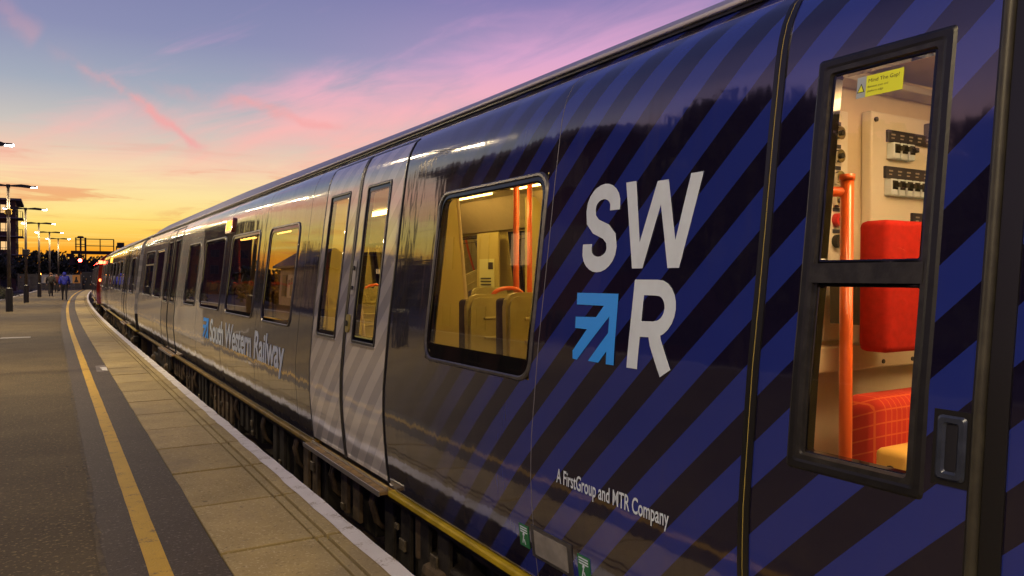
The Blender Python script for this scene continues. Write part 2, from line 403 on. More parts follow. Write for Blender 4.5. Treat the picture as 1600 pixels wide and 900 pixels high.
def polyface(mb, pts, off):
    dense = []
    for a, b in zip(pts, pts[1:]+pts[:1]):
        n = max(1, int(math.dist(a, b)/.04)); dense += [(a[0]+(b[0]-a[0])*i/n, a[1]+(b[1]-a[1])*i/n) for i in range(n)]
    vs = [mb.bm.verts.new(B(q[0], q[1], off)) for q in dense]
    for tri in tessellate_polygon([[Vector((q[0], q[1], 0)) for q in dense]]):
        try: mb.bm.faces.new([vs[i] for i in tri])
        except ValueError: pass

def arrow_poly(yl, zb, w, h):
    raw = [(2.581,-.067),(2.312,-.066),(2.300,-.338),(2.348,-.338),(2.351,-.289),(2.396,-.337),(2.463,-.336),(2.351,-.218),(2.354,-.155),
           (2.538,-.338),(2.568,-.336),(2.572,-.304),(2.489,-.212),(2.57,-.211),(2.574,-.165),(2.437,-.161),(2.395,-.115),(2.575,-.115)]
    return [(yl-(2.581-a)/.281*w, zb+(b+.338)/.272*h) for a, b in raw]

# ------------------------------------------------------------------ carriage pieces
def window(par, y0, y1, z0, z1, r=.09, fw=.021, frit=.05, gl='glass', fm='frame', side=1, split=None, low=0):
    mb = MB(); ring_mesh(mb, y0, y1, z0, z1, r, fw, (.003, .009, .002), side)
    fr = mb.done('window', M[fm], par, True)
    mb = MB(); ring_mesh(mb, y0+fw*.8, y1-fw*.8, z0+fw*.8, z1-fw*.8, max(.01, r-fw*.8), frit, (.0, .0, -.001), side)
    if low: grid_panel(mb, y0+fw+.01, y1-fw-.01, z0+fw+frit*.6, z0+fw+frit+low, -.0005, (), side, 3)
    mb.done('glass_border', M['frit'], fr, True)
    mb = MB(); grid_panel(mb, y0+.02, y1-.02, z0+.02, z1-.02, -.006, (), side, 3)
    mb.done('pane', M[gl], fr, True)
    if split:
        mb = MB(); grid_panel(mb, y0+fw, y1-fw, split-.018, split+.018, .004, (), side, 3); mb.done('transom', M['frame'], fr)
    return fr
def vstrip(mb, y0, y1, z0, z1, off, side=1):
    zs = sorted({z0, z1} | {z for z in ZS if z0 < z < z1})
    A = [B(y0, z, off, side) for z in zs]; Bb = [B(y1, z, off, side) for z in zs]
    A0 = [B(y0, z, off-.03, side) for z in zs]; B0 = [B(y1, z, off-.03, side) for z in zs]
    mb.band(A0, A, False); mb.band(A, Bb, False); mb.band(Bb, B0, False)
def hstrip(mb, y0, y1, z0, z1, off, side=1):
    q = [B(y0, z0, off, side), B(y1, z0, off, side), B(y1, z1, off, side), B(y0, z1, off, side)]
    p = [B(y0, z0, off-.03, side), B(y1, z0, off-.03, side), B(y1, z1, off-.03, side), B(y0, z1, off-.03, side)]
    mb.f(q); mb.band(p, q)
def double_door(par, y0, ym, y1, z0, z1, wins, m, side=1, fine=True):
    """two leaves, seals, windows; y0<y1"""
    for a, b, (w0, w1) in ((y0+.012, ym-.022, wins[0]), (ym+.022, y1-.012, wins[1])):
        wz0, wz1 = -.467, .648
        mb = MB(); grid_panel(mb, a, b, z0+.01, z1-.012, .004, [(w0+.012, w1-.012, wz0+.012, wz1-.012)], side)
        leaf = mb.done('door', M[m], par, True)
        mb = MB(); ring_mesh(mb, w0, w1, wz0, wz1, .018, .022, (.006, .010, .004), side); mb.done('window_frame', M['rubber'], leaf)
        mb = MB(); hstrip(mb, w0, w1, wz0-.012, wz0-.001, .014, side); mb.done('sill_highlight', M['alloy'], leaf)  # bright strip stands for the highlight along the window's lower edge
        mb = MB(); grid_panel(mb, w0+.01, w1-.01, wz0+.01, wz1-.01, .0, (), side, 3); mb.done('pane', M['glass' if fine else 'tglass'], leaf, True)
        mb = MB(); ring_mesh(mb, w0+.018, w1-.018, wz0+.018, wz1-.018, .02, .035, (.002, .002, .001), side); mb.done('glass_border', M['frit'], leaf)
    mb = MB(); vstrip(mb, y0, y0+.014, z0, z1, .007, side); vstrip(mb, y1-.014, y1, z0, z1, .007, side); hstrip(mb, y0+.014, y1-.014, z1-.014, z1, .007, side)
    mb.done('door_seal', M['seal'], par, True)
    mb = MB(); vstrip(mb, ym-.026, ym-.004, z0, z1, .010, side); vstrip(mb, ym+.004, ym+.026, z0, z1, .010, side)
    vstrip(mb, ym-.004, ym+.004, z0, z1, .004, side)
    mb.done('meeting_seal', M['rubber'], par, True)
    # a narrow step board outside the sill
    mb = MB(); mb.box(*[v for pr in zip(L(1.755, y0-.03, -1.378), L(1.86, y1+.03, -1.354)) for v in pr], bev=.006)
    st = mb.done('door_step', M['tread'], par)
    mb = MB(); mb.box(*[v for pr in zip(L(1.748, y0-.03, -1.382), L(1.756, y1+.03, -1.350)) for v in pr]); mb.done('step_edge', M['alloy'], st)
    mb = MB(); mb.box(*[v for pr in zip(L(1.812, y0, -1.352), L(1.826, y1, -1.336)) for v in pr]); mb.done('threshold', M['alloy'], st)

def seat(par, x0, x1, y, face=1, handle=True, zt=-.09):
    """face=+1 looks to +y: we see its moulded back from the cab end"""
    zb = -.93; w = x1-x0
    mb = MB()
    prof = [(x0+.03, zb), (x1-.03, zb)]
    r = .075
    prof += [(x1-.0, zb+.2), (x1, zt-r)] + [(x1-r+r*math.cos(R(a)), zt-r+r*math.sin(R(a))) for a in (30, 60, 90)]
    prof += [(x0+r+r*math.cos(R(a)), zt-r+r*math.sin(R(a))) for a in (90, 120, 150)] + [(x0, zt-r), (x0, zb+.2)]
    lean = .14*face
    def at(d): return lambda a, b: L(a, y+d+lean*(b-zt)*-1*-1*.35, b)
    mb.prism(prof, at(-.035), at(.035))
    es = [e for e in mb.bm.edges]
    bmesh.ops.bevel(mb.bm, geom=[e for e in es if abs(e.verts[0].co.y-e.verts[1].co.y) < .06 and len(e.link_faces) == 2 and any(len(f.verts) > 6 for f in e.link_faces)], offset=.018, segments=2, affect='EDGES')
    sh = mb.done('seat', M['shell'], par)
    # moulded ribs across the back
    mb = MB()
    for k in range(4):
        zz = zt-.14-.115*k; d = lean*(zz-zt)*.35 - .037*face
        mb.box(*[v for pr in zip(L(x0+w*.24, y+d-.006, zz-.008), L(x1-.03, y+d+.006, zz+.008)) for v in pr], bev=.004, seg=1)
    mb.done('rib', M['shell'], sh)
    mb = MB(); c0, c1 = (y+.03, y+.47) if face > 0 else (y-.47, y-.03)
    mb.box(*[v for pr in zip(L(x0+.01, c0, -.93), L(x1-.01, c1, -.82)) for v in pr], bev=.035, seg=3)
    mb.box(*[v for pr in zip(L(x0-.012, y+.02 if face > 0 else y-.075, -.85), L(x1+.012, y+.075 if face > 0 else y-.02, zt-.03)) for v in pr], bev=.02)
    mb.done('cushion', M['seatblue'], sh, True)
    mb = MB(); mb.box(*[v for pr in zip(L(x0+.12, y+.1*face-.05, -1.25), L(x1-.12, y+.1*face+.05, -.93)) for v in pr]); mb.done('pedestal', M['darkin'], sh)
    if handle:
        mb = MB(); hx = x1-.13
        mb.tube([L(hx+.11*math.cos(R(a)), y, zt-.02+.055*math.sin(R(a))) for a in range(0, 181, 15)], .013, 8); mb.done('grab_handle', M['orange'], sh, True)
    return sh
def pole(par, X, Y, z0, z1, r=.019):
    mb = MB(); mb.tube([L(X, Y, z0), L(X, Y, (z0+z1)/2), L(X, Y, z1)], r, 14); p = mb.done('pole', M['orange'], par, True)
    return p

def bogie(par, y):
    mb = MB()
    for sx in (1, -1):
        xx = 2.02 if sx > 0 else 2*XC-2.02
        mb.box(*[v for pr in zip(L(xx-.07, y-1.35, -1.85), L(xx+.07, y+1.35, -1.68)) for v in pr], bev=.02)
        mb.box(*[v for pr in zip(L(xx-.09, y-.35, -1.72), L(xx+.09, y+.35, -1.45)) for v in pr], bev=.02)
    lbox(mb, 1.96, 2*XC-1.96, y-.2, y+.2, -1.78, -1.6, .02)
    bg = mb.done('bogie', M['under'], par)
    for sx in (1, -1):
        xx = 2.02 if sx > 0 else 2*XC-2.02
        for yy in (y-1.1, y+1.1):
            mb = MB(); mb.tube([L(xx+.12*sx, yy, -1.94), L(xx+.25*sx, yy, -1.94)], .42, 28); mb.done('wheel', M['under2'], bg)
            mb = MB(); mb.box(*[v for pr in zip(L(xx-.13, yy-.15, -2.08), L(xx+.05, yy+.15, -1.72)) for v in pr], bev=.05, seg=2)
            mb.tube([L(xx-.13, yy, -1.9), L(xx-.17, yy, -1.9)], .1, 14); mb.done('axlebox', M['under2'], bg)
            mb = MB(); mb.tube([L(xx, yy+.28, -1.75+.0), L(xx, yy+.28, -1.42)], .085, 12); mb.done('spring', M['under2'], bg)
    return bg
def underframe(par, y0, y1, seed=3):
    rnd = random.Random(seed)
    mb = MB(); mb.box(*[v for pr in zip(L(1.90, y0+.1, -1.47), L(2*XC-1.90, y1-.1, -1.345)) for v in pr]); mb.done('solebar', M['under'], par)
    y = y0+4.6
    while y < y1-4.8:
        w = rnd.uniform(.5, 1.6); d = rnd.uniform(.40, .62)
        mb = MB(); mb.box(*[v for pr in zip(L(1.98+rnd.uniform(0, .07), y, -1.47-d), L(2*XC-1.98, y+w, -1.475)) for v in pr], bev=.015)
        bx = mb.done('equipment_box', M['under'], par)
        mb = MB()
        for k in range(int(w/.28)):
            yy = y+.1+k*.28
            mb.box(*[v for pr in zip(L(1.945, yy, -1.47-d*.8), L(1.975, yy+.15, -1.50)) for v in pr], bev=.006)
        mb.done('cover', M['under2'] if rnd.random() < .5 else M['under'], bx)
        for k in range(rnd.randint(1, 3)):
            yy = y+rnd.uniform(.08, max(.1, w-.15)); zz = -1.55-rnd.uniform(0, .28); q = rnd.uniform(.05, .10)
            mb = MB(); lbox(mb, 1.928, 1.944, yy, yy+q, zz-q*.8, zz, .004, 1); mb.done('label_plate', M['plate'], bx)
        for k in range(2):
            yy = y+w+.05+.05*k
            mb = MB(); mb.tube([L(1.96, yy, -1.46), L(1.93, yy+.03, -1.6), L(1.95, yy-.02, -1.72), L(2.02, yy, -1.80)], .018, 8); mb.done('hose', M['under2'], bx, True)
        y += w+rnd.uniform(.18, .5)
    mb = MB()
    for k in range(3): mb.tube([L(1.97+.05*k, y0+.6, -1.50-.05*k), L(1.97+.05*k, y1-.6, -1.50-.05*k)], .017, 8)
    mb.done('pipe', M['under2'], par)
    for yy in (y0+3.75, y1-3.2): bogie(par, yy)

def shell(par, y0, y1, wins, doors, cabs, mname, sills=True, farwins=None):
    hf = [(a+.012, b-.012, c+.012, d-.012) for a, b, c, d in (farwins or wins)]
    ho = [(a+.012, b-.012, c+.012, d-.012) for a, b, c, d in wins]
    hd = [(a+.006, b-.006, -1.5, .888) for a, b in doors]
    hc = [(a+.006, b-.006, -1.5, .93) for a, b in cabs]
    mb = MB(); grid_panel(mb, y0, y1, -1.34, ZT, 0, ho+hd+hc); mb.done('body_side', M[mname], par, True)
    mb = MB(); grid_panel(mb, y0, y1, -1.34, ZT, 0, hf+hd, -1); mb.done('body_side', M[mname], par, True)
    # inner lining, set back, with larger openings
    for sd in (1, -1):
        mb = MB(); grid_panel(mb, y0+.05, y1-.05, -1.25, .80, -.07, [(a-.03, b+.03, c-.03, d+.03) for a, b, c, d in (ho if sd > 0 else hf)+hd] + (hc if sd > 0 else []), sd)
        mb.done('lining', M['ochre'], par, True)
    mb = MB()
    rp = [(ZT+.003, P(ZT)-.002), (1.02, 2.19), (1.09, 2.30), (1.20, 2.52), (1.30, 2.80), (1.36, 3.2)]
    prof = [(x, z) for z, x in rp] + [(2*XC-x, z) for z, x in rp[-2::-1]]
    for a, b in zip(prof, prof[1:]): 
        n = 24
        hump = lambda p, y: p[1] + (.07*max(0, min(1, (p[1]-1.03)/.12))*max(0, min(1, (y-5)/7)) if p[1] > 1.03 else 0)    # equipment well along the middle of the roof
        for i in range(n):
            ya, yb = y0+(y1-y0)*i/n, y0+(y1-y0)*(i+1)/n
            mb.f([L(a[0], ya, hump(a, ya)), L(b[0], ya, hump(b, ya)), L(b[0], yb, hump(b, yb)), L(a[0], yb, hump(a, yb))])
    bmesh.ops.remove_doubles(mb.bm, verts=mb.bm.verts, dist=.0005)
    rf = mb.done('roof', M['roof'], par, True)
    mb = MB(); mb.box(*[v for pr in zip(L(2.112, y0, .974), L(2.16, y1, .992)) for v in pr], bev=.006); mb.done('gutter', M['gutter'], rf)
    mb = MB(); mb.box(*[v for pr in zip(L(2.126, y0, .959), L(2.17, y1, .970)) for v in pr]); mb.done('gutter_shadow_gap', M['rubber'], rf)  # black strip draws the gap's shadow in solid colour
    # ends, floor, ceiling
    zz = [-1.34]+[z for z in ZS if -1.34 < z < ZT]+[ZT]
    for ye, s in ((y0, -1), (y1, 1)):
        mb = MB(); out = [(P(z), z) for z in zz]+prof[1:-1]+[(2*XC-P(z), z) for z in zz[::-1]]
        mb.prism(out, lambda a, b: L(a, ye, b), lambda a, b: L(a, ye+.02*-s, b)); mb.done('end_wall', M['under'] if s > 0 else M[mname], par)
        mb = MB(); mb.box(*[v for pr in zip(L(2.55, ye+min(0, s*.22), -1.2), L(3.85, ye+max(0, s*.22), .85)) for v in pr], bev=.05); mb.done('gangway', M['rubber'], par)
    mb = MB(); mb.box(*[v for pr in zip(L(1.90, y0+.06, -1.34), L(2*XC-1.90, y1-.06, -1.25)) for v in pr]); mb.done('floor', M['darkin'], par)
    mb = MB()
    for sd in (1, -1):
        A = (2.02, .78); C2 = (2.45, .86); E2 = (XC, .88)
        pts = [A, C2, E2]
        for p, q in zip(pts, pts[1:]):
            X0, X1 = (p[0], q[0]) if sd > 0 else (2*XC-p[0], 2*XC-q[0])
            mb.f([L(X0, y0+.06, p[1]), L(X1, y0+.06, q[1]), L(X1, y1-.06, q[1]), L(X0, y1-.06, p[1])])
    mb.done('ceiling', M['cream'], par)
    if sills:
        ys = [y0]+[v for a, b in doors for v in (a-.0, b+.0)]+[y1]
        for a, b in zip(ys[::2], ys[1::2]):
            mb = MB(); mb.box(*[v for pr in zip(L(1.812, a+.02, -1.388), L(1.93, b-.02, -1.352)) for v in pr], bev=.008); mb.done('sill_beam', M['yel'] if a < 5 else M['yel2'], par)
def ceiling_light(par, ya, yb, X, z=.845, m='lamp_in'):
    mb = MB(); mb.box(*[v for pr in zip(L(X-.07, ya, z-.012), L(X+.07, yb, z+.012)) for v in pr], bev=.006); return mb.done('ceiling_light', M[m], par)

# ------------------------------------------------------------------ carriage one (the near one)
def carriage_one():
    t = thing('railway_carriage', 'blue striped carriage nearest the camera with large SWR logo and crew door', 'train carriage', (XC, YC, -.95), 0, 'carriages of the train at the platform')
    y0, y1 = -.75, 20.75
    near = (2.88, 4.015, -.474, .481)
    A = (6.89, 8.01, -.457, .496); Bw = (8.42, 9.92, -.452, .506); C1 = (10.30, 11.82, -.445, .515); D = (12.22, 13.35, -.447, .52)
    F = (16.43, 17.72, -.425, .545); E_ = (18.12, 19.80, -.42, .57)
    d1 = (4.57, 6.20); d2 = (14.30, 16.10); cab = (.972, 1.637)
    FA = (6.6, 7.40, -.45, .48); FB = (7.95, 9.9, -.45, .48)
    shell(t, y0, y1, [near, A, Bw, C1, D, F, E_], [d1, d2], [cab], 'body', True, [near, FA, FB, C1, D, F, E_])
    window(t, *near, gl='glass', frit=.030, low=.05)
    for wv in (A, Bw, C1, D, F): window(t, *wv, gl='tglass', frit=.04)
    window(t, *E_, gl='tglass', frit=.04, split=.26)
    for wv in (near, FA, FB, C1, D, F, E_): window(t, *wv, gl='tglass', side=-1)
    double_door(t, d1[0], 5.39, d1[1], -1.315, .892, ((4.785, 5.24), (5.60, 6.075)), 'door')
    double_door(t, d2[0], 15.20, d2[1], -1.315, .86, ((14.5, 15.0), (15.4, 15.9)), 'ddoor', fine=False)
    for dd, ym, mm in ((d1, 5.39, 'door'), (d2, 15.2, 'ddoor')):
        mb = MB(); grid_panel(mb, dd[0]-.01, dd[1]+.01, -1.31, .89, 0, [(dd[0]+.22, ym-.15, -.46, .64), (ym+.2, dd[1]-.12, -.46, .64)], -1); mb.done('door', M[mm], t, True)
    # door furniture on the near leaf
    mb = MB(); grid_panel(mb, 5.275, 5.345, -.13, .115, .012); hp = mb.done('door_control_plate', M['greyin'], t)
    for zz, r in ((.06, .017), (-.08, .014)):
        mb = MB(); mb.tube([B(5.31, zz, .012), B(5.31, zz, .022)], r, 14); mb.done('button', M['ink'], hp)
    mb = MB(); pts = rrect(5.285, 5.355, -.40, -.27, .033); mb.prism(pts, lambda a, b: B(a, b, .008), lambda a, b: B(a, b, .020)); kb = mb.done('door_button', M['brass'], t)
    mb = MB(); mb.tube([B(5.32, -.335, .02), B(5.32, -.335, .03)], .02, 16); mb.done('button_centre', M['ink'], kb)
    # vertical seams of the bodyside panels
    for yy in (2.835, 6.62, 8.215, 10.11, 12.02):
        mb = MB(); vstrip(mb, yy-.0022, yy+.0022, -1.33, .93, .0008); mb.done('panel_seam', M['seam'] if yy == 2.835 else M['rubber'], t)
    # amber light over the windows
    mb = MB(); pts = rrect(9.93, 10.36, .545, .735, .07); mb.prism(pts, lambda a, b: B(a, b, -.005), lambda a, b: B(a, b, .028)); al = mb.done('door_indicator_light', M['amberb'], t)
    mb = MB()
    for a in (9.98, 10.10, 10.22): mb.f([B(a, .575, .031), B(a+.075, .575, .031), B(a+.075, .70, .031), B(a, .70, .031)])
    mb.done('lamp', M['amber'], al)
    # lettering
    mb = MB(); W = .062
    def arc(cy, cz, ry, rz, a0, a1, n=16): return [(cy-ry*math.cos(R(a0+(a1-a0)*i/n)), cz+rz*math.sin(R(a0+(a1-a0)*i/n))) for i in range(n+1)]
    # y grows to the left of the picture, so x on the letter = -y
    scx = 2.463
    pts = [(scx-.072, .272)] + arc(scx, .272, .072, .066, 0, 180)[0:]
    pts = [(scx-.078, .262), (scx-.078, .275)] + [(scx-.078*math.cos(R(a)), .278+.064*math.sin(R(a))) for a in range(15, 166, 15)] + [(scx+.078, .270), (scx+.070, .232), (scx+.035, .202), (scx-.035, .178), (scx-.070, .150), (scx-.080, .115)]
    pts += [(scx-.080*math.cos(R(a)), .110-.062*math.sin(R(a))) for a in range(15, 166, 15)] + [(scx+.080, .118), (scx+.080, .132)]
    stroke(mb, pts, W, .003); mb.done('letter', M['white'], t)
    mb = MB(); polyface(mb, [(2.330,.364),(2.247,.030),(2.188,.030),(2.119,.262),(2.053,.030),(1.994,.030),(1.916,.360),(1.977,.360),(2.026,.128),(2.089,.351),(2.148,.351),(2.217,.128),(2.269,.364)], .003)
    mb.done('letter', M['white'], t)
    mb = MB(); Z0, Z1 = -.338, -.014
    # R: outer outline with hole built as two half bands
    outer = [(2.222, Z1), (2.10, Z1)] + [(2.090-.098*math.sin(R(a)), -.113+.099*math.cos(R(a))) for a in range(0, 181, 15)][1:-2]
    hole_c = [(2.166, -.066), (2.10, -.066)] + [(2.094-.047*math.sin(R(a)), -.115+.049*math.cos(R(a))) for a in range(0, 181, 15)][1:-1] + [(2.10, -.164), (2.166, -.164)]
    stroke(mb, [(2.194, Z0), (2.194, Z1)], .060, .003)
    bowl = [(2.222, Z1-.026), (2.10, Z1-.026)] + [(2.092-.073*math.sin(R(a)), -.114+.074*math.cos(R(a))) for a in range(15, 180, 15)] + [(2.10, -.190), (2.19, -.192)]
    stroke(mb, bowl, .057, .0033)
    stroke(mb, [(2.092, -.196), (2.078, -.235), (2.014, Z0)], .060, .0036)
    mb.done('letter', M['white'], t)
    mb = MB(); polyface(mb, arrow_poly(2.581, -.338, .281, .272), .003); mb.done('arrow_emblem', M['sky'], t)
    mb = MB(); polyface(mb, arrow_poly(11.33, -.835, .42, .27), .003); mb.done('arrow_emblem', M['sky'], t)
    text_part('lettering', 'South Western Railway', 10.78, 7.00, -.842, .292, M['white'], t, .003, .022, .96)
    text_part('lettering', 'A FirstGroup and MTR Company', 2.632, 1.955, -.853, .060, M['white'], t, .003, .014, 1.0)
    # ---- crew door at the near end
    ca, cb = cab
    wh = (1.105, 1.46, -.52, .605)
    mb = MB(); grid_panel(mb, ca+.004, cb-.03, -1.33, .925, .003, [wh]); leaf = mb.done('crew_door', M['body'], t, True)
    mb = MB(); ring_mesh(mb, 1.080, 1.484, -.545, .632, .012, .030, (.003, .008, .006)); wf = mb.done('window_frame', M['rubber'], leaf)
    mb = MB(); ring_mesh(mb, 1.106, 1.460, -.520, .606, .012, .024, (.005, .006, -.006)); mb.done('window_frame', M['cabframe'], leaf)
    mb = MB(); vs = hstrip(mb, 1.118, 1.452, -.018, .037, .008); vstrip(mb, 1.430, 1.447, -.505, .03, .0); mb.done('window_bar', M['cabframe'], leaf)
    mb = MB(); grid_panel(mb, 1.116, 1.45, -.51, -.01, -.008); mb.done('pane', M['cglass'], leaf, True)
    mb = MB(); grid_panel(mb, 1.116, 1.45, .025, .595, -.005); mb.done('pane', M['cglass'], leaf, True)
    mb = MB(); ring_mesh(mb, 1.122, 1.444, .03, .592, .006, .016, (-.004, -.004, -.005)); ring_mesh(mb, 1.118, 1.440, -.507, -.015, .006, .014, (-.007, -.007, -.008)); mb.done('glass_border', M['frit'], leaf)
    # seals round the crew door
    mb = MB(); vstrip(mb, cb-.032, cb-.012, -1.33, .93, .008); vstrip(mb, cb-.004, cb+.012, -1.33, .93, .006); hstrip(mb, ca, cb-.034, .928, .945, .006); mb.done('door_seal', M['seal'], t, True)
    mb = MB(); vstrip(mb, cb-.0105, cb-.0055, -1.33, .93, .005); mb.done('door_edge_strip', M['brass'], t)
    zs = [z for z in ZS if -1.3 < z < .93]
    mb = MB(); mb.tube([B(.957, z, .006) for z in zs], .0135, 16); mb.done('handrail', mat('handrail_enamel', (.034,.031,.020), .5, 0, .25, 18, .0008, 60), t, True)
    mb = MB(); vstrip(mb, .895, .942, -1.33, .93, .006); vstrip(mb, .971, .9765, -1.33, .93, .005); mb.done('door_seal', M['seal'], t, True)
    # recessed pull handle
    mb = MB(); hstrip(mb, .975, 1.062, -.495, -.318, .006); hb = mb.done('door_handle', M['seal'], t)
    mb = MB(); ring_mesh(mb, .982, 1.052, -.482, -.330, .012, .021, (.009, .014, .008)); mb.done('handle_rim', mat('handle_enamel', (.045,.055,.085), .33, .4, .2, 40), hb, True)
    mb = MB(); hstrip(mb, 1.004, 1.030, -.46, -.352, .0075); mb.done('handle_cup', mat('handle_cup_dark', (.012,.013,.018), .4), hb)
    # round cover low on the crew door
    mb = MB(); mb.tube([B(1.445, -.905, .002), B(1.445, -.905, .012)], .034, 24); mb.tube([B(1.445, -.905, .012), B(1.445, -.905, .018)], .024, 24); mb.done('lock_cover', mat('lock_cover_paint', (.03,.035,.07), .3), t)
    # stickers and the access panel low on the side
    mb = MB(); hstrip(mb, 2.545, 2.855, -1.235, -1.095, .005); ab = mb.done('access_panel', M['frame'], t)
    mb = MB(); hstrip(mb, 2.575, 2.825, -1.220, -1.112, .0075); mb.done('panel_cover', mat('grey_panel_cover', (.24,.23,.21), .45, 0, .2, 12), ab)
    for ya, yb in ((2.88, 2.955), (2.425, 2.505)):
        mb = MB(); hstrip(mb, ya, yb, -1.215, -1.115, .004); g = mb.done('green_sticker', M['green'], t)
        mb = MB(); c = (ya+yb)/2
        for q in range(3): hstrip(mb, ya+.008, yb-.01, -1.128-.011*q, -1.123-.011*q, .0055)
        stroke(mb, [(c+.012, -1.200), (c+.004, -1.178), (c, -1.166)], .008, .0055); stroke(mb, [(c-.012, -1.203), (c-.002, -1.180)], .008, .0055)
        mb.tube([B(c, -1.158, .004), B(c, -1.158, .006)], .007, 10)
        mb.done('symbol', M['white'], g)
    # sticker in the crew door window
    def G(a, b, o=-.0035): return B(a, b, o)
    mb = MB(); mb.f([G(1.357, .500), G(1.219, .497), G(1.219, .556), G(1.357, .588-.012)]); 
    mb.bm.clear()
    q = lambda a0, a1, b0, b1, o: mb.f([B(a0, b0, o), B(a1, b0, o), B(a1, b1, o), B(a0, b1, o)])
    q(1.328, 1.219, .497, .556, -.003); sy = mb.done('safety_sticker', M['stick_y'], t)
    mb = MB(); q(1.356, 1.3285, .497, .556, -.003); mb.done('sticker_panel', M['stick_g'], sy)
    mb = MB(); mb.f([B(1.3545, .512, -.0026), B(1.331, .512, -.0026), B(1.3425, .538, -.0026)]); mb.done('warning_triangle', M['ink'], sy)
    mb = MB(); mb.f([B(1.351, .5140, -.0022), B(1.3345, .5140, -.0022), B(1.3425, .533, -.0022)]); mb.done('warning_triangle', M['stick_y'], sy)
    text_part('sticker_text', 'Mind The Gap!', 1.321, 1.230, .536, .0105, M['ink'], sy, -.0025, .0)
    text_part('sticker_text', 'Between train and', 1.322, 1.262, .521, .006, M['ink'], sy, -.0025, .0)
    text_part('sticker_text', 'platform edge', 1.323, 1.275, .509, .006, M['ink'], sy, -.0025, .0)
    interior_one(t)
    underframe(t, y0, y1, 5)
    return t

def lbox(mb, X0, X1, Y0, Y1, z0, z1, bev=0, seg=2):
    return mb.box(*[v for pr in zip(L(X0, Y0, z0), L(X1, Y1, z1)) for v in pr], bev=bev, seg=seg)

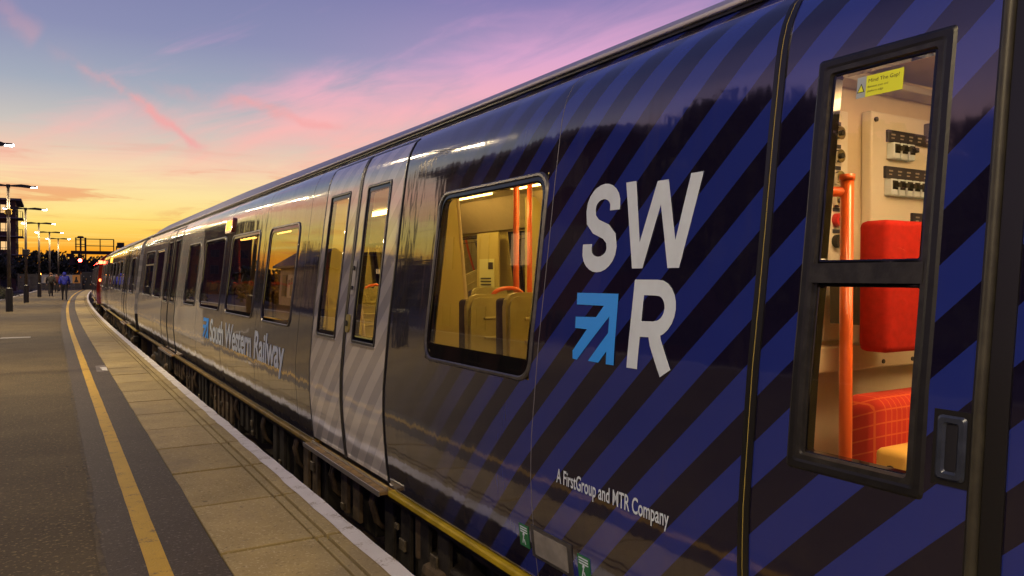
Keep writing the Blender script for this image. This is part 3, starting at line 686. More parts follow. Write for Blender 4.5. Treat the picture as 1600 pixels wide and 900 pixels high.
def interior_one(t):
    # ---- crew space seen through the door window: a cross wall at y = 1.95 carrying switch panels
    mb = MB(); lbox(mb, 2.07, 2.75, 1.98, 2.03, -1.25, .84); lbox(mb, 1.985, 2.07, 1.98, 2.03, -1.25, .6); lbox(mb, 3.85, 4.33, 1.98, 2.03, -1.25, .84); lbox(mb, 2.75, 3.85, 1.98, 2.03, -1.25, .84)
    cw = mb.done('cross_wall', M['cream'], t)
    mb = MB(); lbox(mb, 2.86, 3.70, 1.93, 1.978, -.265, .675, .008); pn = mb.done('switch_panel', M['panelw'], t)
    mb = MB(); lbox(mb, 2.10, 3.70, 1.90, 1.978, -.37, -.272, .006); mb.done('ledge', M['cream'], t)
    for xx in (2.9, 3.1): mb = MB(); mb.tube([L(xx, 1.899, -.345), L(xx, 1.894, -.345)], .009, 8); mb.done('screw', M['darkin'], pn)
    mb = MB(); lbox(mb, 2.05, 3.70, 1.88, 1.978, .762, .79, .005); mb.done('cable_tray', M['greyin'], t)
    for zz, x0, x1, n in ((.555, 2.955, 3.60, 3), (.405, 2.94, 3.60, 6), (.22, 3.13, 3.6, 3)):
        mb = MB(); lbox(mb, x0, x1, 1.918, 1.932, zz, zz+.050, .003); stp = mb.done('label_strip', M['strip'], pn)
        mb = MB()
        for k in range(6): lbox(mb, x0+.02+.062*k, x0+.046+.062*k, 1.9165, 1.919, zz+.028, zz+.034); lbox(mb, x0+.02+.062*k, x0+.040+.062*k, 1.9165, 1.919, zz+.014, zz+.019)
        lt = mb.done('label_text', M['greyin'], stp); lt['kind'] = 'stuff'
        for k in range(n):
            xx = x0+.006+.052*k
            mb = MB(); lbox(mb, xx, xx+.042, 1.895, 1.932, zz-.072, zz-.004, .004, 1); br = mb.done('circuit_breaker', M['white'], pn)
            mb = MB(); lbox(mb, xx+.010, xx+.032, 1.872, 1.896, zz-.040, zz-.022); lbox(mb, xx+.004, xx+.038, 1.8925, 1.8955, zz-.048, zz-.012); mb.done('toggle', M['ink'], br)
    mb = MB(); lbox(mb, 3.22, 3.30, 1.86, 1.93, .60, .655, .004); mb.tube([L(2.885, 1.931, .64), L(2.885, 1.922, .64)], .010, 10); mb.tube([L(2.885, 1.931, .0), L(2.885, 1.922, .0)], .010, 10); lt = mb.done('latch', M['darkin'], pn); lt['kind'] = 'stuff'
    mb = MB(); lbox(mb, 3.27, 3.34, 1.90, 1.931, .40, .53, .006); mb.done('relay', M['panelw'], pn)
    # key switches in a narrow column left of the panel
    mb = MB(); lbox(mb, 2.60, 2.745, 1.955, 1.979, -.255, .66, .004); kp = mb.done('control_column', M['panelw'], t)
    for k, zz in enumerate((.565, .475, .39, .30, .225, .14, -.03, -.135)):
        xx = 2.672
        mb = MB(); mb.tube([L(xx, 1.956, zz), L(xx, 1.932, zz)], .026, 16); kk = mb.done('key_switch', M['redbtn'] if k in (4, 6) else M['ink'] if k == 5 else M['chrome'], kp, False)
        mb = MB(); mb.tube([L(xx, 1.933, zz), L(xx, 1.924, zz)], .011, 10); mb.done('key_barrel', M['ink'], kk)
        mb = MB(); lbox(mb, xx-.022, xx+.022, 1.950, 1.9545, zz+.032, zz+.047); mb.done('key_label', M['strip'], kp)
    # folding seat: red squab on the panel, cushion below, ochre arm
    mb = MB(); lbox(mb, 2.50, 2.92, 1.62, 1.74, -.27, .20, .024, 3); sq = mb.done('crew_seat', M['moq'], t, True)
    mb = MB(); lbox(mb, 2.56, 2.72, 1.74, 1.90, -.18, .02, .005); mb.done('seat_bracket', M['darkin'], sq)
    mo, tt, b = new_mat('checked_red_moquette')
    tc = tt.node('ShaderNodeTexCoord').outputs['Object']; x, y, z = tt.sep(tc)
    gx = tt.math('LESS_THAN', tt.math('FRACT', tt.math('MULTIPLY', x, 34.0)), .14)
    gz = tt.math('LESS_THAN', tt.math('FRACT', tt.math('MULTIPLY', tt.math('ADD', z, tt.math('MULTIPLY', y, .4)), 22.0)), .12)
    tt.put(b.inputs['Base Color'], tt.mix(tt.math('MAXIMUM', gx, gz), (.48,.024,.010), (.62,.10,.018))); b.inputs['Roughness'].default_value = .9
    mb = MB(); lbox(mb, 2.43, 3.0, 1.60, 1.76, -.95, -.42, .05, 4); lbox(mb, 2.43, 3.0, 1.25, 1.70, -1.0, -.84, .05, 3); sc = mb.done('crew_seat', mo, t, True)
    mb = MB(); lbox(mb, 2.335, 2.80, 1.44, 1.56, -.72, -.565, .022, 3); mb.done('armrest', mat('ochre_armrest', (.72,.45,.10), .5), sc, True)
    mb = MB(); mb.tube([L(2.336, 1.50, -.63), L(2.330, 1.50, -.63)], .016, 12); mb.done('arm_pivot', M['ink'], sc)
    p = pole(t, 2.13, 1.52, -1.25, .305, .020)
    mb = MB(); mb.tube([L(2.13, 1.52, .265), L(2.02, 1.60, .265)], .016, 12); mb.done('pole_bracket', M['orange'], p, True)
    mb = MB(); mb.tube([L(2.13, 1.52, .30), L(2.13, 1.52, .318)], .024, 14); mb.done('pole_cap', M['orange'], p, True)
    ceiling_light(t, .1, 1.45, 2.36, .83, 'lamp_cab'); ceiling_light(t, -.2, .9, 3.3, .84, 'lamp_cab')  # unseen tubes added clear of the sightline to brighten the crew space
    # ---- passenger saloon
    mb = MB(); lbox(mb, 2.07, 4.33, 2.62, 2.66, -1.25, .84); lbox(mb, 1.985, 2.07, 2.62, 2.66, -1.25, .6); mb.done('cross_wall', M['ochre'], t)
    for X in (2.62, 3.78):
        for ya, yb in ((2.75, 4.2), (4.5, 6.3), (6.8, 8.0), (9.0, 10.2), (11.6, 12.8), (14.4, 15.8), (17.2, 18.6)): ceiling_light(t, ya, yb, X)
    def screen(y, xa=1.98, xb=2.24):
        mb = MB(); pts = [(xa, -1.25), (xb+.10, -1.25), (xb+.10, -.8), (xb-.02, .55), (xb-.02, .78), (xa+.06, .78)]
        mb.prism(pts, lambda a, b: L(a, y-.018, b), lambda a, b: L(a, y+.018, b)); s = mb.done('draught_screen', M['ochre'], t)
        mb = MB(); mb.tube([L(xb+.115, y, -1.25), L(xb+.115, y, -.75), L(xb+.0, y, .5), L(xb+.0, y, .8)], .015, 10); mb.done('screen_edge_rail', M['cream'], s, True)
    screen(4.42); screen(6.40); screen(14.1); screen(16.3)
    for ys in (4.42, 6.40, 14.1, 16.3):
        mb = MB(); lbox(mb, 4.0, 4.40, ys-.018, ys+.018, -1.25, .78); mb.done('draught_screen', M['ochre'], t)
    seat(t, 2.03, 2.47, 3.47, 1, False, -.085); seat(t, 2.07, 2.49, 3.98, 1, True, -.105)
    seat(t, 3.45, 3.9, 3.5, 1, False); seat(t, 3.92, 4.34, 3.5, 1, False)
    pole(t, 2.49, 4.10, -1.25, .85); pole(t, 2.93, 4.64, -1.25, .85)
    pass
    for yy in (7.35, 8.3, 9.3, 10.3, 11.3, 12.3, 13.2, 17.0, 18.0, 19.0):
        seat(t, 2.03, 2.47, yy, 1, True, -.12); seat(t, 2.49, 2.93, yy, 1, True, -.12); seat(t, 3.9, 4.34, yy, 1, False, -.12)
    for xx, yy in ((2.75, 7.9), (2.75, 9.9), (2.78, 12.0), (2.75, 13.6)): pole(t, xx, yy, -1.25, .85)
    # far side: coving over the windows and a notice on the pillar between two windows
    mb = MB()
    mb.f([L(4.33, 2.7, .52), L(4.33, 20.5, .52), L(4.05, 20.5, .835), L(4.05, 2.7, .835)]); mb.done('coving', M['cream'], t)
    mb = MB(); lbox(mb, 4.27, 4.30, 7.42, 7.92, -1.2, .50, .01); pt = mb.done('pillar_panel', M['ochre'], t)
    mb = MB(); lbox(mb, 4.262, 4.269, 7.50, 7.84, -.16, .20); nt = mb.done('notice', mat('pale_notice', (.66,.66,.36), .5), pt)
    mb = MB(); lbox(mb, 4.256, 4.261, 7.52, 7.62, .08, .16)
    for k in range(3): lbox(mb, 4.256, 4.261, 7.56, 7.80, -.03-.035*k, -.015-.035*k)
    ntp = mb.done('notice_print', M['strip'], nt); ntp['kind'] = 'stuff'

# ------------------------------------------------------------------ carriages further along
def carriage_plain(kind):
    red = kind == 'red'
    yc = 31.55 if not red else 53.0
    cx = curve(yc-8.5)*.5+curve(yc+8.5)*.5
    rz = -math.atan((curve(yc+8)-curve(yc-8))/16)
    if not red: t = thing('railway_carriage', 'grey middle carriage coupled behind the nearest one', 'train carriage', (XC+cx, yc, -.95), rz, 'carriages of the train at the platform')
    else: t = thing('railway_carriage', 'red ended carriage farthest along the train near the signal', 'train carriage', (XC+cx-.12, yc, -.95), rz, 'carriages of the train at the platform')
    y0, y1 = YC-10.2, YC+10.2
    q = lambda a, b: (YC+a, YC+b, -.45, .51)
    wins = [q(-9.3, -7.9), q(-4.3, -3.1), q(-2.7, -1.2), q(-.8, .7), q(1.1, 2.4), q(6.4, 7.6), q(8.0, 9.4)]
    doors = [(YC-7.2, YC-5.4), (YC+3.4, YC+5.2)]
    shell(t, y0, y1, wins, doors, [], 'greybody' if not red else 'redbody')
    for wv in wins: window(t, *wv, gl='tglass', frit=.03); window(t, *wv, gl='tglass', side=-1)
    for a, b in doors:
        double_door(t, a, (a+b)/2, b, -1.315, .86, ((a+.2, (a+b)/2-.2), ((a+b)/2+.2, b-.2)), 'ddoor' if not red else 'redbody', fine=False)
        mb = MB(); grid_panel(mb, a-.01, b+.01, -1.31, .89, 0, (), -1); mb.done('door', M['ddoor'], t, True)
    for yy in (YC-8, YC-3, YC+2, YC+7): ceiling_light(t, yy, yy+1.2, 2.62)
    for yy in np.arange(YC-8.6, YC+9, 1.7): seat(t, 2.05, 2.9, float(yy), 1, False)
    # tail lights and destination glow on the near end
    if red:
        for X in (2.0, 2*XC-2.0):
            mb = MB(); lbox(mb, X-.09, X+.09, y0-.04, y0-.005, .62, .78, .02); mb.done('tail_light', emis('tail_light', (1, .12, .05), 9), t)
            mb = MB(); lbox(mb, X-.08, X+.08, y0-.04, y0-.005, -.25, -.12, .02); mb.done('tail_light', emis('marker_light', (1, .2, .05), 5), t)
    else:
        mb = MB(); pts = rrect(YC+2.7, YC+3.1, .55, .73, .06); mb.prism(pts, lambda a, b: B(a, b, -.005), lambda a, b: B(a, b, .03)); mb.done('door_indicator_light', M['amber'], t)
    underframe(t, y0, y1, 9)
    return t

carriage_one()
carriage_plain('grey')
carriage_plain('red')

# ------------------------------------------------------------------ ground, track, platform
def noise_mat(name, c0, c1, scale, rough, bump, bscale, speck=None, speck_scale=220, patch=None):
    m, t, b = new_mat(name); tc = t.node('ShaderNodeTexCoord').outputs['Object']
    n = t.noise(tc, scale, 8, .62); c = t.mix(t.smooth(n, .32, .68), c0, c1)
    if speck:
        s = t.noise(tc, speck_scale, 2, .5); c = t.mix(t.math('MULTIPLY', t.smooth(s, .57, .70), .75), c, speck)
        s2 = t.noise(tc, speck_scale*.6, 2, .5); c = t.mix(t.math('MULTIPLY', t.smooth(s2, .60, .72), .6), c, tuple(v*.35 for v in c0))
    if patch:
        pn = t.noise(tc, patch[0], 5, .6, .8); c = t.mix(t.math('MULTIPLY', t.smooth(pn, .5, .68), patch[2]), c, patch[1])
    if patch:                                                   # trodden gum and oil spots
        for sc_, rad_, col_, th in ((3.1, .085, tuple(v*.40 for v in c0), .55), (4.7, .075, tuple(min(1, v*1.45) for v in c1), .62)):
            vn = t.node('ShaderNodeTexVoronoi'); vn.inputs['Scale'].default_value = sc_
            xx, yy, zz_ = t.sep(tc); t.put(vn.inputs['Vector'], t.comb(xx, yy, 0.0))
            cr, cg, cb_ = t.sep(vn.outputs['Color'])
            d_ = t.math('ADD', vn.outputs['Distance'], t.math('MULTIPLY', t.math('SUBTRACT', t.noise(tc, 30, 2), .5), .05))
            c = t.mix(t.math('MULTIPLY', t.math('MULTIPLY', t.smooth(d_, rad_, rad_*.6), t.math('GREATER_THAN', cr, th)), .7), c, col_)
    t.put(b.inputs['Base Color'], c); b.inputs['Roughness'].default_value = rough
    bp = t.node('ShaderNodeBump'); bp.inputs['Strength'].default_value = 1; bp.inputs['Distance'].default_value = bump
    t.put(bp.inputs['Height'], t.noise(tc, bscale, 4, .65)); t.l.new(bp.outputs[0], b.inputs['Normal'])
    return m
M['ground'] = noise_mat('ballast_and_earth', (.045,.038,.032), (.085,.072,.06), 3, .9, .02, 18)
M['asphalt'] = noise_mat('worn_asphalt', (.082,.060,.026), (.118,.088,.038), 1.1, .85, .010, 60, (.36,.27,.11), 42, (.35, (.055,.040,.019), .6))
M['band'] = noise_mat('dark_grey_band', (.044,.031,.018), (.060,.043,.026), 1.6, .72, .004, 70, (.16,.125,.10), 50)
M['slab'] = noise_mat('concrete_paving', (.355,.272,.105), (.44,.34,.135), 2.4, .75, .003, 70, (.60,.50,.28), 60, (.9, (.25,.20,.11), .5))
M['slab2'] = noise_mat('concrete_paving_dark', (.30,.230,.088), (.385,.296,.117), 2.4, .78, .003, 70, (.54,.45,.25), 60, (.9, (.21,.17,.095), .5))
M['mortar'] = noise_mat('joint_dirt', (.012,.010,.007), (.02,.016,.011), 6, .9, .004, 60)
M['wallc'] = noise_mat('platform_wall_brick', (.05,.04,.032), (.09,.07,.055), 5, .9, .006, 40)
def worn_paint(name, c0, c1, under, lo, hi, scale):
    m, t, b = new_mat(name); tc = t.node('ShaderNodeTexCoord').outputs['Object']
    n = t.noise(tc, scale, 7, .68); g = t.noise(tc, 90, 3, .6)
    c = t.mix(t.smooth(t.noise(tc, 3, 5, .6), .3, .7), c0, c1)
    f = t.smooth(t.math('ADD', t.math('MULTIPLY', n, .7), t.math('MULTIPLY', g, .3)), lo, hi)
    t.put(b.inputs['Base Color'], t.mix(f, c, under)); b.inputs['Roughness'].default_value = .65
    bp = t.node('ShaderNodeBump'); bp.inputs['Strength'].default_value = 1; bp.inputs['Distance'].default_value = .003
    t.put(bp.inputs['Height'], g); t.l.new(bp.outputs[0], b.inputs['Normal']); return m
M['yline'] = worn_paint('yellow_line_paint', (.54,.33,.012), (.62,.38,.018), (.16,.11,.035), .53, .66, 9)
M['wline'] = worn_paint('white_edge_paint', (.70,.68,.62), (.80,.78,.72), (.30,.24,.14), .52, .66, 7)

M['oldline'] = worn_paint('faded_edge_paint', (.26,.24,.20), (.34,.31,.26), (.14,.11,.06), .52, .70, 5)
gb = MB(); gb.f([(-1500, -1500, -1.12), (1500, -1500, -1.12), (1500, 1500, -1.12), (-1500, 1500, -1.12)])
struct(gb.done('ground', M['ground']))
YEND = 99.0
def ystations(a, b, n=1.0):
    k = max(1, int((b-a)/n)); return [a+(b-a)*i/k for i in range(k+1)]
def ribbon(name, x0, x1, z, ya, yb, m, jit=0.0, rnd=random.Random(2), step=1.0):
    ys = ystations(ya, yb, step); A, Bb = [], []
    for y in ys:
        c = curve(y); a = x0(y) if callable(x0) else x0+c; b = x1(y) if callable(x1) else x1+c
        A.append((a+(rnd.uniform(-jit, jit) if jit else 0), y, z)); Bb.append((b+(rnd.uniform(-jit, jit) if jit else 0), y, z))
    mb = MB(); mb.band(A, Bb, False); return mb, m, name
def xleft(y): return -6.0 if y < 10 else max(-6.0, -6.0+(y-10)*.068) if y < 58 else -2.74+(y-58)*.040
ys = ystations(-14, YEND, 1.5); mb = MB()
sec = lambda y: [(xleft(y), -1.12), (xleft(y), -.028), (1.44+curve(y), -.028), (1.44+curve(y), -.16), (1.62+curve(y)-.12, -.16), (1.50+curve(y), -1.12)]
loops = [[(a, y, b) for a, b in sec(y)] for y in ys]
for a, b in zip(loops, loops[1:]): mb.band(a, b)
mb.f(loops[0]); mb.f(loops[-1][::-1])
platform = struct(mb.done('platform', M['mortar']))
mb, m, n = ribbon('asphalt_surface', lambda y: xleft(y)+.3, .225, 0.0, -14, YEND, M['asphalt'], 0); o = mb.done(n, m); o.parent = platform
# dark band (two tarmac strips beside the yellow line) - its edge wobbles a little
mb, m, n = ribbon('dark_band', .215, .745, .004, -14, YEND, M['band'], .007, random.Random(4), .35); o = mb.done(n, m); o.parent = platform
mb, m, n = ribbon('yellow_line', .395, .495, .009, -14, YEND, M['yline'], .0025, random.Random(5), .25); struct(mb.done(n, m))
mb, m, n = ribbon('back_edge_line', lambda y: xleft(y), lambda y: xleft(y)+.32, .012, -14, YEND, M['oldline'], 0); o = mb.done(n, m); o.parent = platform
mb, m, n = ribbon('band_edge', .196, .222, .0065, -14, YEND, noise_mat('ragged_tar_edge', (.16,.125,.065), (.05,.04,.028), 14, .85, .01, 60), .012, random.Random(9), .16); o = mb.done(n, m); o.parent = platform
mb = MB(); mb.f([(.66, 13.3, .012), (.73, 13.25, .012), (.74, 13.75, .016), (.68, 13.8, .012)]); mb.f([(.66, 13.3, .012), (.68, 13.8, .012), (.64, 13.6, .03)])
tag(mb.done('paper_scrap', M['wline']), 'pale scrap of paper lying where the dark band meets the paving', 'litter')
# paving slabs, the narrow strip behind the coping, coping stones
rs = random.Random(11)
def slab(name, x0, x1, ya, yb, zt, m, zb=-.034):
    mb = MB(); g = .0155
    mb.box(x0, x1, ya+g, yb-g, zb, zt, bev=.004, seg=1)
    for v in mb.bm.verts: v.co.x += curve(v.co.y)
    o = mb.done(name, m); o.parent = platform; return o
y = 4.2-.935*14
while y < 62:
    mm = M['slab'] if rs.random() < .62 else M['slab2']
    slab('paving_slab', .750, 1.238, y, y+.935, .004+rs.uniform(-.002, .003), mm)
    slab('edge_strip', 1.254, 1.302, y, y+.935, .002+rs.uniform(-.001, .002), mm)
    slab('coping_stone', 1.318, 1.490, y, y+.935, .006+rs.uniform(-.001, .001), M['slab'] if rs.random() < .7 else M['slab2'], -.15)
    y += .935
for nm, a, b, zb in (('paving_slab', .75, 1.243, -.034), ('edge_strip', 1.251, 1.306, -.034), ('coping_stone', 1.314, 1.49, -.15)):
    mb = MB(); yy = y
    while yy < YEND-1:
        mb.box(a, b, yy+.006, yy+.929, zb, .004); yy += .935
    for v in mb.bm.verts: v.co.x += curve(v.co.y)
    o = mb.done(nm, M['slab']); o.parent = platform; o['kind'] = 'stuff'
mb, m, n = ribbon('white_edge_line', 1.388, 1.486, .0125, -9, YEND, M['wline'], .006, random.Random(6), .18); struct(mb.done(n, m))
# painted dash and a patch repair on the tarmac
mb = MB(); mb.box(-1.03, -.43, 21.35, 21.75, .002, .008)
o = mb.done('painted_mark', M['oldline']); o.parent = platform
mb = MB(); mb.f([(.58, 13.2, .0075), (.74, 13.2, .0075), (.735, 14.1, .0075), (.60, 14.1, .0075)]); o = mb.done('patch_repair', mat('pale_patch', (.20,.18,.16), .8, 0, .3, 9)); o.parent = platform
# rails
for xr in (XC-.7175, XC+.7175):
    pts = [(xr+curve(yy), yy) for yy in ystations(-20, 140, 3)]
    mb = MB(); A = [[(a+dx, b, dz) for dx, dz in ((-.07,-1.11),(.07,-1.11),(.02,-1.06),(.036,-.99),(.036,-.95),(-.036,-.95),(-.036,-.99),(-.02,-1.06))] for a, b in pts]
    for p, q in zip(A, A[1:]): mb.band(p, q)
    struct(mb.done('rail', M['under2']))

# ------------------------------------------------------------------ lamp posts
M['post'] = mat('galvanised_post', (.10,.085,.07), .45, .4, .2, 6); M['sleeve'] = mat('black_post_base', (.02,.02,.02), .5, 0, .2, 8)
M['led'] = emis('lamp_glow', (.86,.93,1.0), 34.0); M['arm'] = mat('dark_lamp_arm', (.03,.028,.026), .45)
def lamp_proto():
    t = bpy.data.objects.new('lamp_post', None); COL.objects.link(t)
    mb = MB(); mb.tube([(0, 0, .8), (0, 0, 3), (0, 0, 5.18)], [.075, .062, .05], 12); mb.done('pole', M['post'], t, True)
    mb = MB(); mb.tube([(0, 0, 0), (0, 0, .95)], .13, 14); mb.tube([(0, 0, .95), (0, 0, 1.0)], [.13, .08], 14); mb.done('base', M['sleeve'], t)
    mb = MB(); mb.tube([(0, 0, 5.1), (0, 0, 5.24)], .075, 12); mb.done('cap', M['arm'], t)
    for s in (-1, 1):
        mb = MB(); pts = [(s*.05, .03), (s*.45, .085), (s*.72, .06), (s*.80, .03), (s*.80, -.03), (s*.72, -.055), (s*.45, -.035), (s*.05, -.02)]
        mb.prism(pts, lambda a, b: (a, -.07, 5.18+b), lambda a, b: (a, .07, 5.18+b)); ar = mb.done('arm', M['arm'], t)
        mb = MB(); mb.box(min(s*.76, s*1.0), max(s*.76, s*1.0), -.085, .085, 5.155, 5.215, bev=.02); hd = mb.done('lamp_head', M['arm'], ar)
        mb = MB(); mb.box(min(s*.80, s*.99), max(s*.80, s*.99), -.07, .07, 5.135, 5.157, bev=.008); mb.box(s*1.002-.02, s*1.002+.02, -.06, .06, 5.15, 5.195, bev=.008); mb.done('lamp', M['led'], ar)
        ld = bpy.data.lights.new('lamp_light', 'AREA'); ld.shape = 'RECTANGLE'; ld.size = .2; ld.size_y = .14; ld.energy = 190; ld.color = (1.0, .76, .42)
        lo = bpy.data.objects.new('lamp_light', ld); COL.objects.link(lo); lo.parent = ar; lo.location = (s*.895, 0, 5.125)
    return t
posts = [(-2.05, -1.0), (-2.0, 13.6), (-1.90, 26.0), (-1.49, 37.8), (-1.19, 50.2), (-.72, 63.5), (-.1, 76.0), (.62, 88.5)]
labels = ['lamp post out of the picture just behind the photographer', 'lamp post left of the picture level with the round tree', 'twin arm lamp post nearest in view, only its lit head at the left picture edge',
          'leftmost full lamp post with a small pale box under its lit arm', 'second full lamp post from the left with a dark box halfway up', 'lamp post third along the row, in front of the dark trees',
          'lamp post fourth along the row, behind the person in black', 'last and smallest lamp post beside the blue jacket walker']
lp = lamp_proto()
for i, (a, b) in enumerate(posts):
    o = lp if i == 0 else copy_tree(lp)
    o.location = (a, b, 0); o.rotation_euler = (0, 0, R(-3)*(i > 3)); tag(o, labels[i], 'lamp post', 'twin arm lamps along the platform')
    if i == 3: mb = MB(); mb.box(-.12, .12, -.16, .02, 3.98, 4.22, bev=.02); mb.done('fuse_box', mat('ochre_box', (.42,.28,.05), .5), o)
    if i == 4: mb = MB(); mb.box(-.16, .16, -.16, .06, 2.62, 2.95, bev=.02); mb.done('speaker_box', M['arm'], o)

# ------------------------------------------------------------------ people
def skin(name, bones, m, par, sub=1):
    """bones: {name:(pos, radius, parent)}"""
    names = list(bones); idx = {n: i for i, n in enumerate(names)}
    me = bpy.data.meshes.new(name)
    me.from_pydata([bones[n][0] for n in names], [(idx[bones[n][2]], idx[n]) for n in names if bones[n][2]], [])
    o = bpy.data.objects.new(name, me); COL.objects.link(o); o.parent = par
    md = o.modifiers.new('skin', 'SKIN'); 
    sv = me.skin_vertices[0].data if me.skin_vertices else None
    if sv is None: me.skin_vertices.new() if hasattr(me.skin_vertices, 'new') else None; sv = me.skin_vertices[0].data
    for i, n in enumerate(names):
        r = bones[n][1]; sv[i].radius = (r, r) if not isinstance(r, tuple) else r; sv[i].use_root = bones[n][2] is None
    if sub: s = o.modifiers.new('sub', 'SUBSURF'); s.levels = sub; s.render_levels = sub
    md.use_smooth_shade = True
    me.materials.append(m); return o
def person(label, loc, rz, trousers, jacket, hood, hair, bag=None, stride=.16, seedh=1.0, cat='person'):
    t = thing('person', label, cat, loc, rz)
    h = seedh; s = stride
    # body with head, seen from behind, walking away along +y
    bones = {'pelvis': ((0, 0, .95*h), .15, None), 'spine': ((0, .01, 1.15*h), .145, 'pelvis'), 'chest': ((0, .02, 1.35*h), .16, 'spine'), 'neck': ((0, .03, 1.50*h), .06, 'chest'),
             'head': ((0, .05, 1.60*h), .088, 'neck'), 'crown': ((0, .04, 1.70*h), .075, 'head')}
    for sd, nm, st in ((-1, 'l', s), (1, 'r', -s)):
        bones['hip'+nm] = ((sd*.09, 0, .90*h), .10, 'pelvis'); bones['knee'+nm] = ((sd*.095, st*.6+.04, .50*h), .066, 'hip'+nm)
        bones['ankle'+nm] = ((sd*.09, st*1.1-.02, .09*h), .046, 'knee'+nm); bones['toe'+nm] = ((sd*.10, st*1.1+.15, .035), .04, 'ankle'+nm)
        bones['sho'+nm] = ((sd*.19, .02, 1.42*h), .065, 'chest'); bones['elb'+nm] = ((sd*.25, -st*.5, 1.14*h), .048, 'sho'+nm); bones['wri'+nm] = ((sd*.24, -st*.9+.08, .92*h), .032, 'elb'+nm)
    mt, tt, b = new_mat('skin_and_trousers'); tc = tt.node('ShaderNodeTexCoord').outputs['Object']; x, y, z = tt.sep(tc)
    tt.put(b.inputs['Base Color'], tt.mix(tt.math('GREATER_THAN', z, 1.46*h), tt.mix(tt.math('LESS_THAN', z, .07), trousers, (.02,.018,.016)), (.36,.20,.13))); b.inputs['Roughness'].default_value = .8
    skin('body', bones, mt, t, 2)
    jb = {'pelvis': ((0, 0, .88*h), .185, None), 'spine': ((0, .01, 1.12*h), .185, 'pelvis'), 'chest': ((0, .015, 1.34*h), .195, 'spine'), 'collar': ((0, .02, 1.47*h), .11, 'chest')}
    for sd, nm, st in ((-1, 'l', s), (1, 'r', -s)):
        jb['sho'+nm] = ((sd*.20, .02, 1.41*h), .09, 'chest'); jb['elb'+nm] = ((sd*.265, -st*.5, 1.14*h), .078, 'sho'+nm); jb['cuff'+nm] = ((sd*.25, -st*.85+.07, .97*h), .056, 'elb'+nm)
    skin('jacket', jb, jacket, t, 2)
    if hood:
        skin('hood', {'a': ((0, -.06, 1.50*h), .13, None), 'b': ((0, -.02, 1.62*h), .118, 'a'), 'c': ((0, .02, 1.72*h), .085, 'b')}, jacket, t, 2)
    else:
        skin('hair', {'a': ((0, .0, 1.57*h), .083, None), 'b': ((0, .01, 1.66*h), .098, 'a'), 'c': ((0, .04, 1.73*h), .07, 'b')}, hair, t, 2)
    # hands with five fingers
    ms = mat('skin', (.36,.20,.13), .6)
    for sd, st in ((-1, s), (1, -s)):
        wx, wy, wz = sd*.245, -st*.9+.085, .915*h
        mb = MB(); mb.tube([(wx, wy, wz+.01), (wx, wy+.008, wz-.04), (wx, wy+.012, wz-.088)], [.022, .036, .030], 8)
        for k in range(4):
            fy = wy-.026+.018*k; ln = (.062, .074, .080, .070)[k]
            mb.tube([(wx, fy, wz-.085), (wx-sd*.006, fy+.004, wz-.085-ln*.55), (wx-sd*.022, fy+.006, wz-.085-ln)], [.0095, .0085, .0065], 6)
        mb.tube([(wx-sd*.005, wy+.03, wz-.03), (wx-sd*.018, wy+.055, wz-.06), (wx-sd*.024, wy+.058, wz-.09)], [.012, .0105, .008], 6)
        mb.done('hand', ms, t, True)
    # face and ears
    mb = MB(); mb.tube([(0, .135, 1.625*h), (0, .158, 1.60*h), (0, .138, 1.588*h)], [.010, .016, .012], 6)
    for sd in (-1, 1):
        mb.tube([(sd*.092, .045, 1.635*h), (sd*.102, .035, 1.61*h), (sd*.09, .045, 1.58*h)], [.01, .014, .008], 6)
    mb.done('face', ms, t, True)
    if bag:
        mb = MB(); mb.box(-.15, .15, -.34, -.17, 1.02*h, 1.45*h, bev=.05, seg=3); mb.done('backpack', bag, t, True)
    return t
person('person in a bright blue puffy jacket with hood walking away down the platform', (.69, 54.4, 0), R(2), (.012,.012,.018), mat('blue_jacket', (.02,.03,.36), .6, 0, .3, 9, .02, 14), True, None, None, .15, 1.0)
person('person in a black coat with brown hair walking away beside the lamp posts', (-.02, 65.4, 0), R(4), (.015,.013,.013), mat('black_coat', (.018,.015,.015), .8), False, mat('brown_hair', (.12,.06,.03), .7), None, -.17, 1.0)
person('person in a dark reddish coat standing far off behind the two walkers', (.42, 80.5, 0), R(175), (.02,.015,.015), mat('dark_red_coat', (.10,.02,.02), .8), False, mat('dark_hair', (.02,.015,.01), .7), None, .05, .97)

# ------------------------------------------------------------------ fence with posters, cabinet at the platform end
M['fen'] = mat('fence_steel', (.07,.065,.065), .5, .2, .2, 5); M['post1'] = mat('cream_poster', (.52,.44,.30), .5); M['post2'] = mat('amber_poster', (.65,.30,.06), .5); M['post3'] = mat('grey_poster', (.30,.30,.30), .5)
fx0, fx1, fy = -3.0, 2.85, 96.5
f = thing('boundary_fence', 'grey steel paling fence with posters across the end of the platform', 'fence', (0, fy, 0))
for k in range(8):
    xx = fx0+(fx1-fx0)*k/7; mb = MB(); mb.box(xx-.04, xx+.04, -.04, .04, 0, 1.8); mb.done('fence_post', M['fen'], f)
for zz in (.3, 1.5): mb = MB(); mb.box(fx0, fx1, -.06, -.042, zz-.03, zz+.03); mb.done('rail', M['fen'], f)
pal = None
for k in range(54):
    xx = fx0+.06+k*.108
    if pal is None: mb = MB(); mb.box(-.035, .035, -.085, -.062, .05, 1.72); pal = mb.done('paling', M['fen'], f); pal.location.x = xx
    else: c = pal.copy(); COL.objects.link(c); c.parent = f; c.location.x = xx
